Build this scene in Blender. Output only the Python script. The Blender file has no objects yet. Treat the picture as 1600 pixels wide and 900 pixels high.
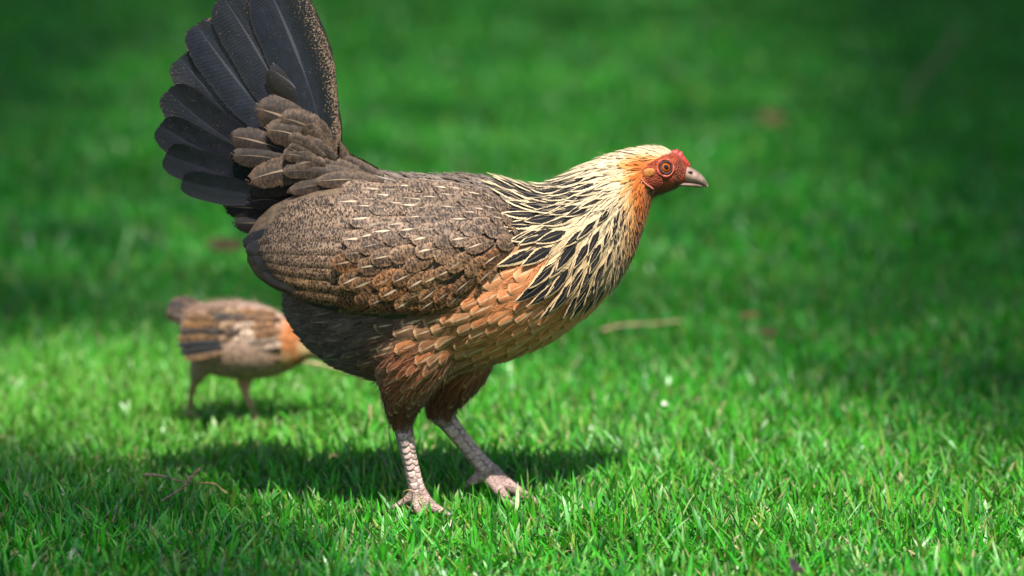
import bpy, bmesh, math, random
import numpy as np
from mathutils import Vector, Matrix, noise as mnoise
from mathutils.bvhtree import BVHTree

random.seed(7); RNG = np.random.default_rng(7)
SC = bpy.context.scene
COL = SC.collection
R = math.radians

# ------------------------------------------------------------------ camera
PX = 0.0005                      # metres per photo pixel in the hen's plane (y = 0)
PITCH = R(8.66)
CAM = Vector((0.0, -3.0, 3.0 * math.tan(R(12.0))))
AX = 3.0 / math.cos(PITCH)       # distance along the optical axis to the hen's plane
cd = bpy.data.cameras.new('camera'); cam = bpy.data.objects.new('camera', cd); COL.objects.link(cam)
cam.location = CAM; cam.rotation_euler = (math.pi / 2 - PITCH, 0, 0)
cd.sensor_width = 36.0; cd.lens = 36.0 * AX / 0.8
cd.clip_start = 0.05; cd.clip_end = 600
cd.dof.use_dof = True; cd.dof.focus_distance = 2.975
cd.dof.aperture_fstop = cd.lens / 36.0
SC.camera = cam

# ------------------------------------------------------------------ light
SUN = Vector((0.10, -0.50, 0.86)).normalized()          # towards the sun
W = bpy.data.worlds.new('World'); SC.world = W; W.use_nodes = True
nt = W.node_tree; nt.nodes.clear()
sky = nt.nodes.new('ShaderNodeTexSky'); sky.sky_type = 'NISHITA'; sky.sun_disc = False
sky.sun_elevation = math.asin(SUN.z); sky.sun_rotation = math.atan2(SUN.x, SUN.y)
bg = nt.nodes.new('ShaderNodeBackground'); bg.inputs['Strength'].default_value = 0.08
wo = nt.nodes.new('ShaderNodeOutputWorld')
nt.links.new(sky.outputs[0], bg.inputs[0]); nt.links.new(bg.outputs[0], wo.inputs[0])
ld = bpy.data.lights.new('sun', 'SUN'); ld.energy = 5.0; ld.angle = R(0.55); ld.color = (1.0, 0.95, 0.86)
lo = bpy.data.objects.new('sun', ld); COL.objects.link(lo)
lo.rotation_euler = SUN.to_track_quat('Z', 'Y').to_euler(); lo.location = SUN * 20
SC.view_settings.view_transform = 'Standard'; SC.view_settings.look = 'None'
SC.view_settings.exposure = 1.0; SC.view_settings.gamma = 1.0
SC.view_settings.use_curve_mapping = False
SC.cycles.use_denoising = True
try:
    SC.cycles.denoiser = 'OPENIMAGEDENOISE'; SC.cycles.denoising_prefilter = 'ACCURATE'
except Exception: pass
SC.cycles.max_bounces = 8; SC.cycles.transparent_max_bounces = 12

# ------------------------------------------------------------------ photo <-> place
FWD = Vector((0, math.cos(PITCH), -math.sin(PITCH))); UP = Vector((0, math.sin(PITCH), math.cos(PITCH)))
def ray(px, py):
    return (FWD * AX + Vector((1, 0, 0)) * ((px - 800) * PX) + UP * ((450 - py) * PX))
def P(px, py, y=0.0):
    d = ray(px, py); t = (y - CAM.y) / d.y
    return CAM + d * t
def GP(px, py, z=0.0):
    d = ray(px, py); t = (z - CAM.z) / d.z
    return CAM + d * t
def pix(p):
    q = p - CAM; f = q.dot(FWD)
    return 800 + q.x / f * AX / PX, 450 - q.dot(UP) / f * AX / PX
def pix0(p):                      # where the point would be drawn if it lay in the plane y = 0
    return pix(Vector((p.x, 0, p.z)))

# ------------------------------------------------------------------ materials
class NB:
    def __init__(s, name):
        s.m = bpy.data.materials.new(name); s.m.use_nodes = True
        s.t = s.m.node_tree; s.t.nodes.clear()
        s.out = s.t.nodes.new('ShaderNodeOutputMaterial')
    def n(s, typ, **kw):
        nd = s.t.nodes.new(typ)
        for k, v in kw.items(): setattr(nd, k, v)
        return nd
    def put(s, sock, v):
        if isinstance(v, bpy.types.NodeSocket): s.t.links.new(v, sock)
        elif v is not None:
            if sock.type == 'RGBA' and len(v) == 3: v = (*v, 1)
            sock.default_value = v
    def math(s, op, a, b=None, c=None, clamp=False):
        nd = s.n('ShaderNodeMath', operation=op, use_clamp=clamp)
        s.put(nd.inputs[0], a)
        if b is not None: s.put(nd.inputs[1], b)
        if c is not None: s.put(nd.inputs[2], c)
        return nd.outputs[0]
    def mix(s, f, a, b, blend='MIX'):
        nd = s.n('ShaderNodeMix', data_type='RGBA', blend_type=blend, clamp_factor=True)
        s.put(nd.inputs[0], f); s.put(nd.inputs[6], a); s.put(nd.inputs[7], b)
        return nd.outputs[2]
    def step(s, x, lo, hi, a=0.0, b=1.0):
        nd = s.n('ShaderNodeMapRange', interpolation_type='SMOOTHSTEP')
        s.put(nd.inputs[0], x); s.put(nd.inputs[1], lo); s.put(nd.inputs[2], hi)
        nd.inputs[3].default_value = a; nd.inputs[4].default_value = b
        return nd.outputs[0]
    def noise(s, vec, scale, detail=2.0, rough=0.5, dist=0.0):
        nd = s.n('ShaderNodeTexNoise'); s.put(nd.inputs['Vector'], vec)
        nd.inputs['Scale'].default_value = scale; nd.inputs['Detail'].default_value = detail
        nd.inputs['Roughness'].default_value = rough; nd.inputs['Distortion'].default_value = dist
        return nd.outputs[0]
    def vmul(s, vec, v):
        nd = s.n('ShaderNodeVectorMath', operation='MULTIPLY'); s.put(nd.inputs[0], vec); nd.inputs[1].default_value = v
        return nd.outputs[0]
    def attr(s, name):
        return s.n('ShaderNodeAttribute', attribute_name=name)
    def uv(s, name):
        return s.n('ShaderNodeUVMap', uv_map=name).outputs[0]
    def sep(s, v):
        nd = s.n('ShaderNodeSeparateXYZ'); s.put(nd.inputs[0], v); return nd.outputs
    def bump(s, h, strength, dist=0.001):
        nd = s.n('ShaderNodeBump'); s.put(nd.inputs['Height'], h)
        nd.inputs['Strength'].default_value = strength; nd.inputs['Distance'].default_value = dist
        return nd.outputs[0]
    def bsdf(s, color, rough=0.5, spec=0.3, normal=None, sheen=0.0, **kw):
        nd = s.n('ShaderNodeBsdfPrincipled')
        s.put(nd.inputs['Base Color'], color); s.put(nd.inputs['Roughness'], rough)
        nd.inputs['Specular IOR Level'].default_value = spec
        nd.inputs['Sheen Weight'].default_value = sheen
        if normal is not None: s.put(nd.inputs['Normal'], normal)
        for k, v in kw.items(): s.put(nd.inputs[k], v)
        return nd.outputs[0]
    def done(s, sh):
        s.t.links.new(sh, s.out.inputs[0]); return s.m

MAT = {}
def feather_mat(name, verm=0.0, vs=(0.3, 0.12), vdark=0.3, edge=0.0, edge_col=None, streak=0.0, streak_w=0.1, streak_col=(0.8, 0.68, 0.5),
                stripe=0.0, black=(0.012, 0.011, 0.013), rough=0.6, spec=0.25, mottle=0.0, blotch=0.25, dusk=0.0, fray=0.8, var=(0.8, 1.15)):
    b = NB(name)
    u, v, _ = b.sep(b.uv('UVMap')); ph = b.uv('phys')
    a = b.attr('Col'); base = a.outputs[0]; p = a.outputs[3]
    rnd = b.attr('rnd').outputs[2]
    c = b.math('MULTIPLY', b.math('ABSOLUTE', b.math('SUBTRACT', v, 0.5)), 2.0)
    off = b.n('ShaderNodeCombineXYZ'); b.put(off.inputs[2], b.math('MULTIPLY', rnd, 91.0))
    ad = b.n('ShaderNodeVectorMath', operation='ADD'); b.put(ad.inputs[0], ph); b.put(ad.inputs[1], off.outputs[0]); pv = ad.outputs[0]
    wob = b.noise(b.vmul(pv, (0.12, 0.5, 1)), 1.0, 2)
    px_, py_, _ = b.sep(ph); slant = b.math('SUBTRACT', px_, b.math('MULTIPLY', b.math('ABSOLUTE', py_), 1.1))
    cb = b.n('ShaderNodeCombineXYZ'); b.put(cb.inputs[0], slant); b.put(cb.inputs[1], b.math('MULTIPLY', py_, 0.12)); b.put(cb.inputs[2], b.math('MULTIPLY', rnd, 57.0))
    bfine = b.noise(cb.outputs[0], 0.55, 2.5, 0.65)
    cw = b.math('ADD', c, b.math('ADD', b.math('MULTIPLY', b.math('SUBTRACT', wob, 0.5), 0.3), b.math('MULTIPLY', b.math('SUBTRACT', bfine, 0.5), 0.5)))
    col = b.mix(1.0, base, b.step(rnd, 0, 1, *var), 'MULTIPLY')
    if blotch:
        bl = b.noise(b.vmul(pv, (0.05, 0.1, 1)), 1.0, 2)
        col = b.mix(1.0, col, b.step(bl, 0.3, 0.7, 1 - blotch, 1 + blotch), 'MULTIPLY')
    if verm:
        n1 = b.noise(b.vmul(pv, (vs[0], vs[1], 1)), 1.0, 1.5, 0.55, 0.6)
        m1 = b.step(n1, 0.44, 0.56)
        col = b.mix(b.math('MULTIPLY', m1, verm), col, b.mix(1.0, col, (vdark, vdark * 0.93, vdark * 0.9), 'MULTIPLY'))
    if dusk:      # dark centre beside the shaft
        dk = b.math('MULTIPLY', b.step(cw, 0.15, 0.75, 1, 0), dusk)
        col = b.mix(dk, col, b.mix(1.0, col, (0.25, 0.23, 0.22), 'MULTIPLY'))
    if stripe:
        w = b.step(u, 0.2, 0.5, 0.0, 0.76); w2 = b.step(u, 0.72, 1.0, 1.0, 0.25)
        ww = b.math('MULTIPLY', b.math('MULTIPLY', w, w2), p)
        m2 = b.step(b.math('SUBTRACT', ww, cw), -0.04, 0.07)
        col = b.mix(b.math('MULTIPLY', m2, stripe), col, black)
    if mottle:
        col = b.mix(b.step(v, 0.46, 0.30), col, b.mix(1.0, col, (0.22, 0.2, 0.2), 'MULTIPLY'))    # inner vane black, painted wider to deepen the shadow gaps between feathers
    if mottle:    # vermiculated tan margin on one vane (amount in alpha)
        side = b.math('MULTIPLY', b.step(v, 0.40, 0.03), b.step(u, 0.35, 1.0, 1.0, 0.6))
        sp = b.noise(b.vmul(pv, (0.42, 0.3, 1)), 1.0, 1.5, 0.6, 0.8)
        thr = b.math('SUBTRACT', 0.72, b.math('MULTIPLY', b.math('MULTIPLY', side, p), 0.26))
        m3 = b.step(b.math('SUBTRACT', sp, thr), -0.05, 0.08)
        col = b.mix(b.math('MULTIPLY', m3, mottle), col, (0.27, 0.18, 0.11))
        rim = b.math('MAXIMUM', b.step(c, 0.85, 1.0), b.step(u, 0.94, 1.0))
        col = b.mix(b.math('MULTIPLY', rim, 0.7), col, (0.075, 0.05, 0.035))
    if edge:
        e = b.math('MAXIMUM', b.step(cw, 0.74, 0.88), b.step(u, 0.86, 0.93))
        ec = edge_col if edge_col else b.mix(1.0, base, (1.9, 1.8, 1.7), 'MULTIPLY')
        col = b.mix(b.math('MULTIPLY', e, edge), col, ec)
    if streak:
        sw = b.math('MULTIPLY', b.step(u, 0.4, 0.66, 0.1, 1.0), b.step(u, 0.62, 1.0, 1.0, 0.1))
        m4 = b.step(b.math('SUBTRACT', b.math('MULTIPLY', sw, b.math('MULTIPLY', b.step(rnd, 0, 1, 0.6, 1.3), streak_w)), c), -0.03, 0.03)
        m4 = b.math('MULTIPLY', m4, b.math('MULTIPLY', p, streak), clamp=True)
        col = b.mix(m4, col, streak_col)
    # barbs: fine slanted ridges
    ang = b.math('SUBTRACT', b.math('MULTIPLY', px_, 2.3), b.math('MULTIPLY', b.math('ABSOLUTE', py_), 2.0))
    barb = b.math('SINE', b.math('ADD', ang, b.math('MULTIPLY', wob, 3.0)))
    bn = b.noise(b.vmul(pv, (0.5, 0.15, 1)), 1.0, 2)
    h = b.math('ADD', b.math('MULTIPLY', barb, 0.35), bn)
    col = b.mix(1.0, col, b.step(barb, -1, 1, 0.88, 1.06), 'MULTIPLY')
    col = b.mix(1.0, col, (0.74, 0.72, 0.70), 'MULTIPLY')
    sh = b.bsdf(col, rough, spec, b.bump(h, 0.35, 0.0006), sheen=0.08)
    # frayed rim
    cut = b.math('GREATER_THAN', b.math('ADD', b.math('MAXIMUM', c, b.step(u, 0.72, 1.0)), b.math('MULTIPLY', bfine, fray)), 0.94 + fray * 0.5)
    tr = b.n('ShaderNodeBsdfTransparent'); mx = b.n('ShaderNodeMixShader')
    b.put(mx.inputs[0], cut); b.t.links.new(sh, mx.inputs[1]); b.t.links.new(tr.outputs[0], mx.inputs[2])
    MAT[name] = b.done(mx.outputs[0]); return MAT[name]

feather_mat('hackle', spec=0.1, black=(0.008, 0.0075, 0.009), fray=0.55, stripe=1.0, streak=0.3, streak_w=0.05, blotch=0.12, streak_col=(0.85, 0.72, 0.5))
feather_mat('covert', verm=1.0, vs=(0.34, 0.18), vdark=0.2, edge=0.22, streak=0.85, streak_w=0.10, dusk=0.45, streak_col=(0.70, 0.56, 0.40))
feather_mat('breast', verm=0.25, vs=(0.5, 0.5), vdark=0.5, edge=0.5, edge_col=(0.80, 0.50, 0.27), streak=0.8, streak_w=0.10, streak_col=(0.85, 0.6, 0.38), blotch=0.2, fray=0.45, var=(0.92, 1.08))
feather_mat('back', verm=0.85, vs=(0.3, 0.14), vdark=0.28, edge=0.2, streak=0.8, streak_w=0.12, streak_col=(0.8, 0.74, 0.66), dusk=0.2)
feather_mat('secondary', verm=1.0, vs=(0.42, 0.24), vdark=0.13, blotch=0.25, streak=0.5, streak_w=0.05, streak_col=(0.34, 0.24, 0.16), edge=0.4, edge_col=(0.05, 0.036, 0.026), fray=0.3)
feather_mat('saddle', verm=0.8, vs=(0.3, 0.16), vdark=0.3, blotch=0.3, streak=0.7, streak_w=0.05, streak_col=(0.5, 0.36, 0.24), dusk=0.5, edge=0.35, fray=0.9)
feather_mat('fluff', verm=0.2, vs=(0.2, 0.4), vdark=0.5, blotch=0.4, edge=0.35, streak=0.8, streak_w=0.07, streak_col=(0.55, 0.44, 0.36), rough=0.75, spec=0.15, fray=1.3)
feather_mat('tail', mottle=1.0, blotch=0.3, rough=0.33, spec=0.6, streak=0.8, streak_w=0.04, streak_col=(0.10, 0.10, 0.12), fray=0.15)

def simple_mat(name, col, rough=0.5, spec=0.4, noise=0.0, scale=200, bump=0.0, **kw):
    b = NB(name); tc = b.n('ShaderNodeTexCoord').outputs['Object']
    n1 = b.noise(tc, scale, 4, 0.6)
    c = b.mix(1.0, col, b.step(n1, 0.3, 0.7, 1 - noise, 1 + noise), 'MULTIPLY') if noise else col
    MAT[name] = b.done(b.bsdf(c, rough, spec, b.bump(n1, bump, 0.001) if bump else None, **kw)); return MAT[name]

b = NB('body'); tc = b.n('ShaderNodeTexCoord').outputs['Object']; a = b.attr('Col')
n1 = b.noise(tc, 900, 3, 0.6); n2 = b.noise(tc, 220, 3, 0.6)
vo = b.n('ShaderNodeTexVoronoi'); b.put(vo.inputs['Vector'], tc); vo.inputs['Scale'].default_value = 750
sk = a.outputs[3]          # 1 on bare skin
c1 = b.mix(1.0, a.outputs[0], b.step(n2, 0.3, 0.7, 0.65, 1.3), 'MULTIPLY')
c1 = b.mix(b.math('MULTIPLY', sk, 0.3), c1, b.mix(1.0, c1, b.step(vo.outputs[0], 0.1, 0.7, 1.35, 0.45), 'MULTIPLY'))
c1 = b.mix(1.0, c1, b.step(n1, 0.3, 0.7, 0.62, 0.92), 'MULTIPLY')
MAT['body'] = b.done(b.bsdf(c1, 0.55, 0.3, b.bump(b.math('ADD', b.math('MULTIPLY', vo.outputs[0], sk), n1), 0.9, 0.0014)))
b = NB('down'); a = b.attr('Col'); MAT['down'] = b.done(b.bsdf(b.mix(1.0, a.outputs[0], (0.74, 0.72, 0.70), 'MULTIPLY'), 0.7, 0.2, sheen=0.2))
simple_mat('beak', (0.25, 0.17, 0.135), 0.34, 0.5, 0.5, 110, 0.1)
simple_mat('beak_low', (0.15, 0.095, 0.07), 0.38, 0.5, 0.3, 200, 0.1)
simple_mat('comb', (0.32, 0.03, 0.022), 0.42, 0.5, 0.4, 700, 0.5)
simple_mat('lid', (0.30, 0.05, 0.024), 0.45, 0.4, 0.35, 900, 0.5)
simple_mat('iris', (0.30, 0.065, 0.010), 0.05, 0.6, 0.25, 900)
simple_mat('pupil', (0.004, 0.004, 0.004), 0.05, 0.7)
simple_mat('nostril', (0.03, 0.012, 0.01), 0.6, 0.3)
simple_mat('claw', (0.16, 0.12, 0.10), 0.35, 0.5, 0.3, 300)
simple_mat('scute', (0.52, 0.36, 0.32), 0.5, 0.4, 0.3, 300, 0.2)
simple_mat('scute_dark', (0.42, 0.29, 0.255), 0.45, 0.4, 0.4, 300, 0.2)
simple_mat('earlobe', (0.36, 0.13, 0.03), 0.6, 0.3, 0.35, 500, 0.5)
simple_mat('wattle', (0.42, 0.14, 0.10), 0.5, 0.4, 0.3, 600, 0.4)
simple_mat('chick_skin', (0.33, 0.19, 0.13), 0.5, 0.3, 0.2, 300, 0.2)

# ------------------------------------------------------------------ mesh helpers
def link(name, me, mat=None, parent=None, smooth=True):
    o = bpy.data.objects.new(name, me); COL.objects.link(o)
    if mat is not None:
        for m in (mat if isinstance(mat, (list, tuple)) else [mat]): me.materials.append(m)
    if smooth and hasattr(me, 'polygons') and len(me.polygons):
        me.polygons.foreach_set('use_smooth', [True] * len(me.polygons))
    if parent is not None:
        o.parent = parent; o.matrix_parent_inverse = parent.matrix_world.inverted()
    return o
def tag(o, label, cat, group=None, kind=None):
    o['label'] = label; o['category'] = cat
    if group: o['group'] = group
    if kind: o['kind'] = kind
    return o
def empty(name, loc):
    o = bpy.data.objects.new(name, None); COL.objects.link(o); o.location = loc; o.empty_display_size = 0.02
    o.matrix_world = Matrix.Translation(loc); return o
def pydata(vs, fs):
    me = bpy.data.meshes.new('m'); me.from_pydata([tuple(v) for v in vs], [], fs); me.update(); return me
def crom(pts, n):
    """Catmull-Rom through rows of numbers, n samples."""
    A = np.array(pts, float); k = len(A); T = np.linspace(0, k - 1, n); out = []
    for t in T:
        i = min(int(t), k - 2); f = t - i
        p0, p1, p2, p3 = A[max(i - 1, 0)], A[i], A[i + 1], A[min(i + 2, k - 1)]
        out.append(0.5 * ((2 * p1) + (-p0 + p2) * f + (2 * p0 - 5 * p1 + 4 * p2 - p3) * f * f + (-p0 + 3 * p1 - 3 * p2 + p3) * f ** 3))
    return np.array(out)
def tube(pts, rad, seg=10, flat=1.0, n=None):
    """vertices, faces of a round-capped tube along 3-D points."""
    A = np.column_stack([np.array([tuple(p) for p in pts]), np.array(rad)])
    if n: A = crom(A, n)
    vs, fs = [], []; m = len(A); up = None
    for i in range(m):
        t = Vector(A[min(i + 1, m - 1), :3] - A[max(i - 1, 0), :3]).normalized()
        if up is None: up = Vector((0, 1, 0)) if abs(t.y) < 0.9 else Vector((1, 0, 0))
        s = t.cross(up).normalized(); up = s.cross(t).normalized()
        for k in range(seg):
            a = 2 * math.pi * k / seg
            vs.append(Vector(A[i, :3]) + (s * math.cos(a) + up * math.sin(a) * flat) * A[i, 3])
    for i in range(m - 1):
        for k in range(seg):
            fs.append((i * seg + k, i * seg + (k + 1) % seg, (i + 1) * seg + (k + 1) % seg, (i + 1) * seg + k))
    for e, i in ((0, 0), (1, m - 1)):
        vs.append(Vector(A[i, :3])); c = len(vs) - 1
        for k in range(seg):
            a_, b_ = i * seg + k, i * seg + (k + 1) % seg
            fs.append((c, b_, a_) if e == 0 else (c, a_, b_))
    return vs, fs
def loft(sections, y0, n=70, seg=44, ex=1.0):
    """sections: (tx,ty, bx,by, halfwidth) in photo pixels in the plane y = y0."""
    A = crom(sections, n); sc = (y0 + 3.0) / 3.0; vs, fs = [], []
    for r in A:
        T, B = P(r[0], r[1], y0), P(r[2], r[3], y0); C = (T + B) / 2; V = (T - B) / 2; w = r[4] * PX * sc
        for k in range(seg):
            a = 2 * math.pi * k / seg; ca, sa = math.cos(a), math.sin(a)
            vs.append(C + V * ca + Vector((0, -1, 0)) * w * math.copysign(abs(sa) ** ex, sa))
    for i in range(n - 1):
        for k in range(seg):
            fs.append((i * seg + k, i * seg + (k + 1) % seg, (i + 1) * seg + (k + 1) % seg, (i + 1) * seg + k))
    for e, i in ((0, 0), (1, n - 1)):
        c = len(vs); vs.append(sum((vs[i * seg + k] for k in range(seg)), Vector()) / seg)
        for k in range(seg):
            a_, b_ = i * seg + k, i * seg + (k + 1) % seg
            fs.append((c, b_, a_) if e == 0 else (c, a_, b_))
    return vs, fs
def ellipsoid(c, r, seg=16, rings=10):
    vs, fs = [], []
    for i in range(rings + 1):
        t = math.pi * i / rings
        for k in range(seg):
            a = 2 * math.pi * k / seg
            vs.append(Vector((c[0] + r[0] * math.sin(t) * math.cos(a), c[1] + r[1] * math.sin(t) * math.sin(a), c[2] + r[2] * math.cos(t))))
    for i in range(rings):
        for k in range(seg): fs.append((i * seg + k, i * seg + (k + 1) % seg, (i + 1) * seg + (k + 1) % seg, (i + 1) * seg + k))
    return vs, fs
def merged(parts):
    vs, fs = [], []
    for v, f in parts:
        o = len(vs); vs += v; fs += [tuple(i + o for i in q) for q in f]
    return pydata(vs, fs)
def fused(parts, voxel, smooth=2):
    """one continuous skin around all the pieces"""
    me = merged(parts); bm = bmesh.new(); bm.from_mesh(me); bmesh.ops.recalc_face_normals(bm, faces=bm.faces); bm.to_mesh(me); bm.free()
    o = bpy.data.objects.new('tmp', me); COL.objects.link(o)
    r = o.modifiers.new('r', 'REMESH'); r.mode = 'VOXEL'; r.voxel_size = voxel
    s = o.modifiers.new('s', 'SMOOTH'); s.iterations = smooth; s.factor = 0.5
    dg = bpy.context.evaluated_depsgraph_get(); res = bpy.data.meshes.new_from_object(o.evaluated_get(dg))
    bpy.data.objects.remove(o); bpy.data.meshes.remove(me); return res
def set_col(me, cols):
    a = me.color_attributes.new('Col', 'FLOAT_COLOR', 'POINT'); a.data.foreach_set('color', np.asarray(cols, np.float32).ravel())

# ------------------------------------------------------------------ feathers
def prof(kind, u):
    if kind == 'point': return max(0.0, (min(1, u / 0.3) ** 0.7) * (1 - max(0, (u - 0.45) / 0.55) ** 1.7)) ** 0.9 + 0.02
    if kind == 'round': return (0.35 + 0.65 * min(1, u / 0.45) ** 0.8) * math.sqrt(max(0.0, 1 - max(0, (u - 0.62) / 0.385) ** 2.2))
    if kind == 'oval':  return (0.3 + 0.7 * min(1, u / 0.4)) * math.sqrt(max(0.0, 1 - max(0, (u - 0.55) / 0.455) ** 2.0))
    if kind == 'tail':  return (0.22 + 0.78 * min(1, u / 0.5) ** 0.9) * math.sqrt(max(0.0, 1 - max(0, (u - 0.74) / 0.262) ** 2.3))
    return 1
class Feathers:
    """collects feather blades; each can become a mesh of its own or all of them one mesh"""
    def __init__(s): s.items = []
    def add(s, cen, nrm, hw, kind, col, alpha, mat, cols=5, camber=0.25, asym=0.0, jit=0.03):
        n = len(cen); vs, uv, ph = [], [], []; rnd = random.random(); acc = 0.0
        for i in range(n):
            u = i / (n - 1)
            t = (cen[min(i + 1, n - 1)] - cen[max(i - 1, 0)]).normalized(); nn = nrm[i]
            sd = nn.cross(t).normalized(); nn = t.cross(sd).normalized()
            if i: acc += (cen[i] - cen[i - 1]).length
            w = hw * prof(kind, u) * (1 + random.uniform(-jit, jit))
            for k in range(cols):
                v = -1 + 2 * k / (cols - 1)
                ww = w * (1 + asym * (1 if v > 0 else -1))
                vs.append(cen[i] + sd * v * ww - nn * camber * v * v * w)
                uv.append((u, (v + 1) / 2)); ph.append((acc / PX, v * ww / PX))
        fs = [(i * cols + k, i * cols + k + 1, (i + 1) * cols + k + 1, (i + 1) * cols + k) for i in range(n - 1) for k in range(cols - 1)]
        s.items.append((vs, fs, uv, ph, (*col, alpha), rnd, mat))
    @staticmethod
    def mesh(items, mats):
        V, F, U, H, C, Rn, MI = [], [], [], [], [], [], []
        for vs, fs, uv, ph, c, r, m in items:
            o = len(V); V += vs; F += [tuple(i + o for i in f) for f in fs]; U += uv; H += ph
            C += [c] * len(vs); Rn += [r] * len(vs); MI += [mats.index(m)] * len(fs)
        me = pydata(V, F)
        li = np.zeros(len(me.loops), np.int32); me.loops.foreach_get('vertex_index', li)
        for nm, D in (('UVMap', U), ('phys', H)):
            l = me.uv_layers.new(name=nm); l.data.foreach_set('uv', np.asarray(D, np.float32)[li].ravel())
        set_col(me, C)
        a = me.attributes.new('rnd', 'FLOAT', 'POINT'); a.data.foreach_set('value', np.asarray(Rn, np.float32))
        me.polygons.foreach_set('material_index', MI); return me
    def singles(s, name, parent):
        for it in s.items: link(name, s.mesh([it], [it[6]]), MAT[it[6]], parent)
    def joined(s, name, parent):
        if not s.items: return
        mats = sorted({i[6] for i in s.items}); o = link(name, s.mesh(s.items, mats), [MAT[m] for m in mats], parent); o['kind'] = 'stuff'; return o

class Field:
    """direction in which feathers lie, from vectors read off the side view"""
    def __init__(s, ctrl): s.c = np.array(ctrl, float)
    def at(s, p):
        x, y = pix0(p); d2 = (s.c[:, 0] - x) ** 2 + (s.c[:, 1] - y) ** 2 + 200
        w = 1 / d2 ** 1.5; vx, vy = (s.c[:, 2] * w).sum() / w.sum(), (s.c[:, 3] * w).sum() / w.sum()
        return Vector((vx, 0, -vy)).normalized()
def lay(bvh, p, L, field, n=7, l0=-0.001, l1=0.003, turn=0.0, dy=0.0):
    cen, nrm = [], []; step = L / (n - 1); q = p.copy(); ln = None
    for i in range(n):
        loc, nm, _, dist = bvh.find_nearest(q)
        if loc is None: return None
        if ln is not None and nm.dot(ln) < 0.2: nm = ln; loc = q
        if ln is not None: nm = (nm + ln).normalized()
        ln = nm; u = i / (n - 1)
        cen.append(loc + nm * (l0 + (l1 - l0) * u ** 1.2)); nrm.append(nm)
        d = field.at(loc) + Vector((0, dy, 0)); d = d - nm * d.dot(nm)
        if d.length < 1e-4: return None
        d.normalize()
        if turn: d = Matrix.Rotation(turn, 3, nm) @ d
        q = loc + d * step
    return cen, nrm
def scatter(me, dens_fn, tries, side=None):
    """points on the mesh with a local minimum distance (pixels) given by dens_fn(px,py,n) (None = no point)"""
    nt_ = len(me.loop_triangles); tri = np.zeros(nt_ * 3, np.int32); me.loop_triangles.foreach_get('vertices', tri); tri = tri.reshape(-1, 3)
    co = np.zeros(len(me.vertices) * 3); me.vertices.foreach_get('co', co); co = co.reshape(-1, 3)
    a, b_, c = co[tri[:, 0]], co[tri[:, 1]], co[tri[:, 2]]; cr = np.cross(b_ - a, c - a); ar = np.linalg.norm(cr, axis=1)
    idx = RNG.choice(nt_, tries, p=ar / ar.sum()); r1, r2 = np.sqrt(RNG.random(tries)), RNG.random(tries)
    pts = a[idx] * (1 - r1)[:, None] + b_[idx] * (r1 * (1 - r2))[:, None] + c[idx] * (r1 * r2)[:, None]
    nr = cr[idx] / np.maximum(ar[idx], 1e-12)[:, None]
    grid = {}; out = []; G = 0.012
    for p, n in zip(pts, nr):
        pv = Vector(p); x, y = pix0(pv); d = dens_fn(x, y, n, p)
        if d is None: continue
        d *= PX; k = tuple((p // G).astype(int)); ok = True
        for i in (-1, 0, 1):
            for j in (-1, 0, 1):
                for l in (-1, 0, 1):
                    for q in grid.get((k[0] + i, k[1] + j, k[2] + l), ()):
                        if (pv - q).length_squared < d * d: ok = False; break
                    if not ok: break
                if not ok: break
            if not ok: break
        if ok: grid.setdefault(k, []).append(pv); out.append((pv, x, y))
    return out
def lerp(a, b_, t): t = max(0, min(1, t)); return tuple(x + (y - x) * t for x, y in zip(a, b_))
def ss(a, b_, x): t = max(0, min(1, (x - a) / (b_ - a))); return t * t * (3 - 2 * t)

# ================================================================== GROUND
GR = 160.0
b = NB('soil'); tc = b.n('ShaderNodeTexCoord').outputs['Object']
n1 = b.noise(tc, 45, 5, 0.65); n2 = b.noise(tc, 3, 3); n3 = b.noise(tc, 400, 3, 0.6)
c = b.mix(b.step(n1, 0.35, 0.65), (0.030, 0.075, 0.018), (0.085, 0.065, 0.035))
c = b.mix(b.step(n2, 0.3, 0.7, 0, 0.6), c, (0.025, 0.11, 0.02))
MAT['soil'] = b.done(b.bsdf(c, 0.9, 0.1, b.bump(b.math('ADD', n1, n3), 0.8, 0.01)))
def ground_z(x, y): return 0.004 * np.sin(x * 5.1 + 1.3) * np.sin(y * 4.3) + 0.003 * np.sin(x * 13 + y * 9)
gx = np.concatenate([[-GR, -40, -12], np.linspace(-4, 4, 65), [12, 40, GR]]); gy = np.concatenate([[-GR, -40, -12], np.linspace(-4, 12, 121), [30, 70, GR]])
vs = [(x, y, float(ground_z(x, y)) * (1 if abs(x) < 4.1 and -4.1 < y < 12.1 else 0)) for y in gy for x in gx]; nx = len(gx)
fs = [(j * nx + i, j * nx + i + 1, (j + 1) * nx + i + 1, (j + 1) * nx + i) for j in range(len(gy) - 1) for i in range(nx - 1)]
o = link('ground', pydata(vs, fs), MAT['soil']); tag(o, 'earth and thatch under the lawn', 'ground', kind='structure')

# ================================================================== GRASS
b = NB('grass'); a = b.attr('Col'); tc = b.n('ShaderNodeTexCoord').outputs['Object']
n1 = b.noise(b.vmul(tc, (1, 1, 0.3)), 600, 2)
c = b.mix(1.0, a.outputs[0], b.step(n1, 0.3, 0.7, 0.8, 1.15), 'MULTIPLY')
pb = b.bsdf(c, b.step(b.noise(tc, 90, 2), 0.3, 0.7, 0.32, 0.55), 0.5)
tl = b.n('ShaderNodeBsdfTranslucent'); b.put(tl.inputs[0], b.mix(1.0, c, (1.25, 1.2, 0.6), 'MULTIPLY'))
mx = b.n('ShaderNodeMixShader'); mx.inputs[0].default_value = 0.33
b.t.links.new(pb, mx.inputs[1]); b.t.links.new(tl.outputs[0], mx.inputs[2]); MAT['grass'] = b.done(mx.outputs[0])

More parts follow.
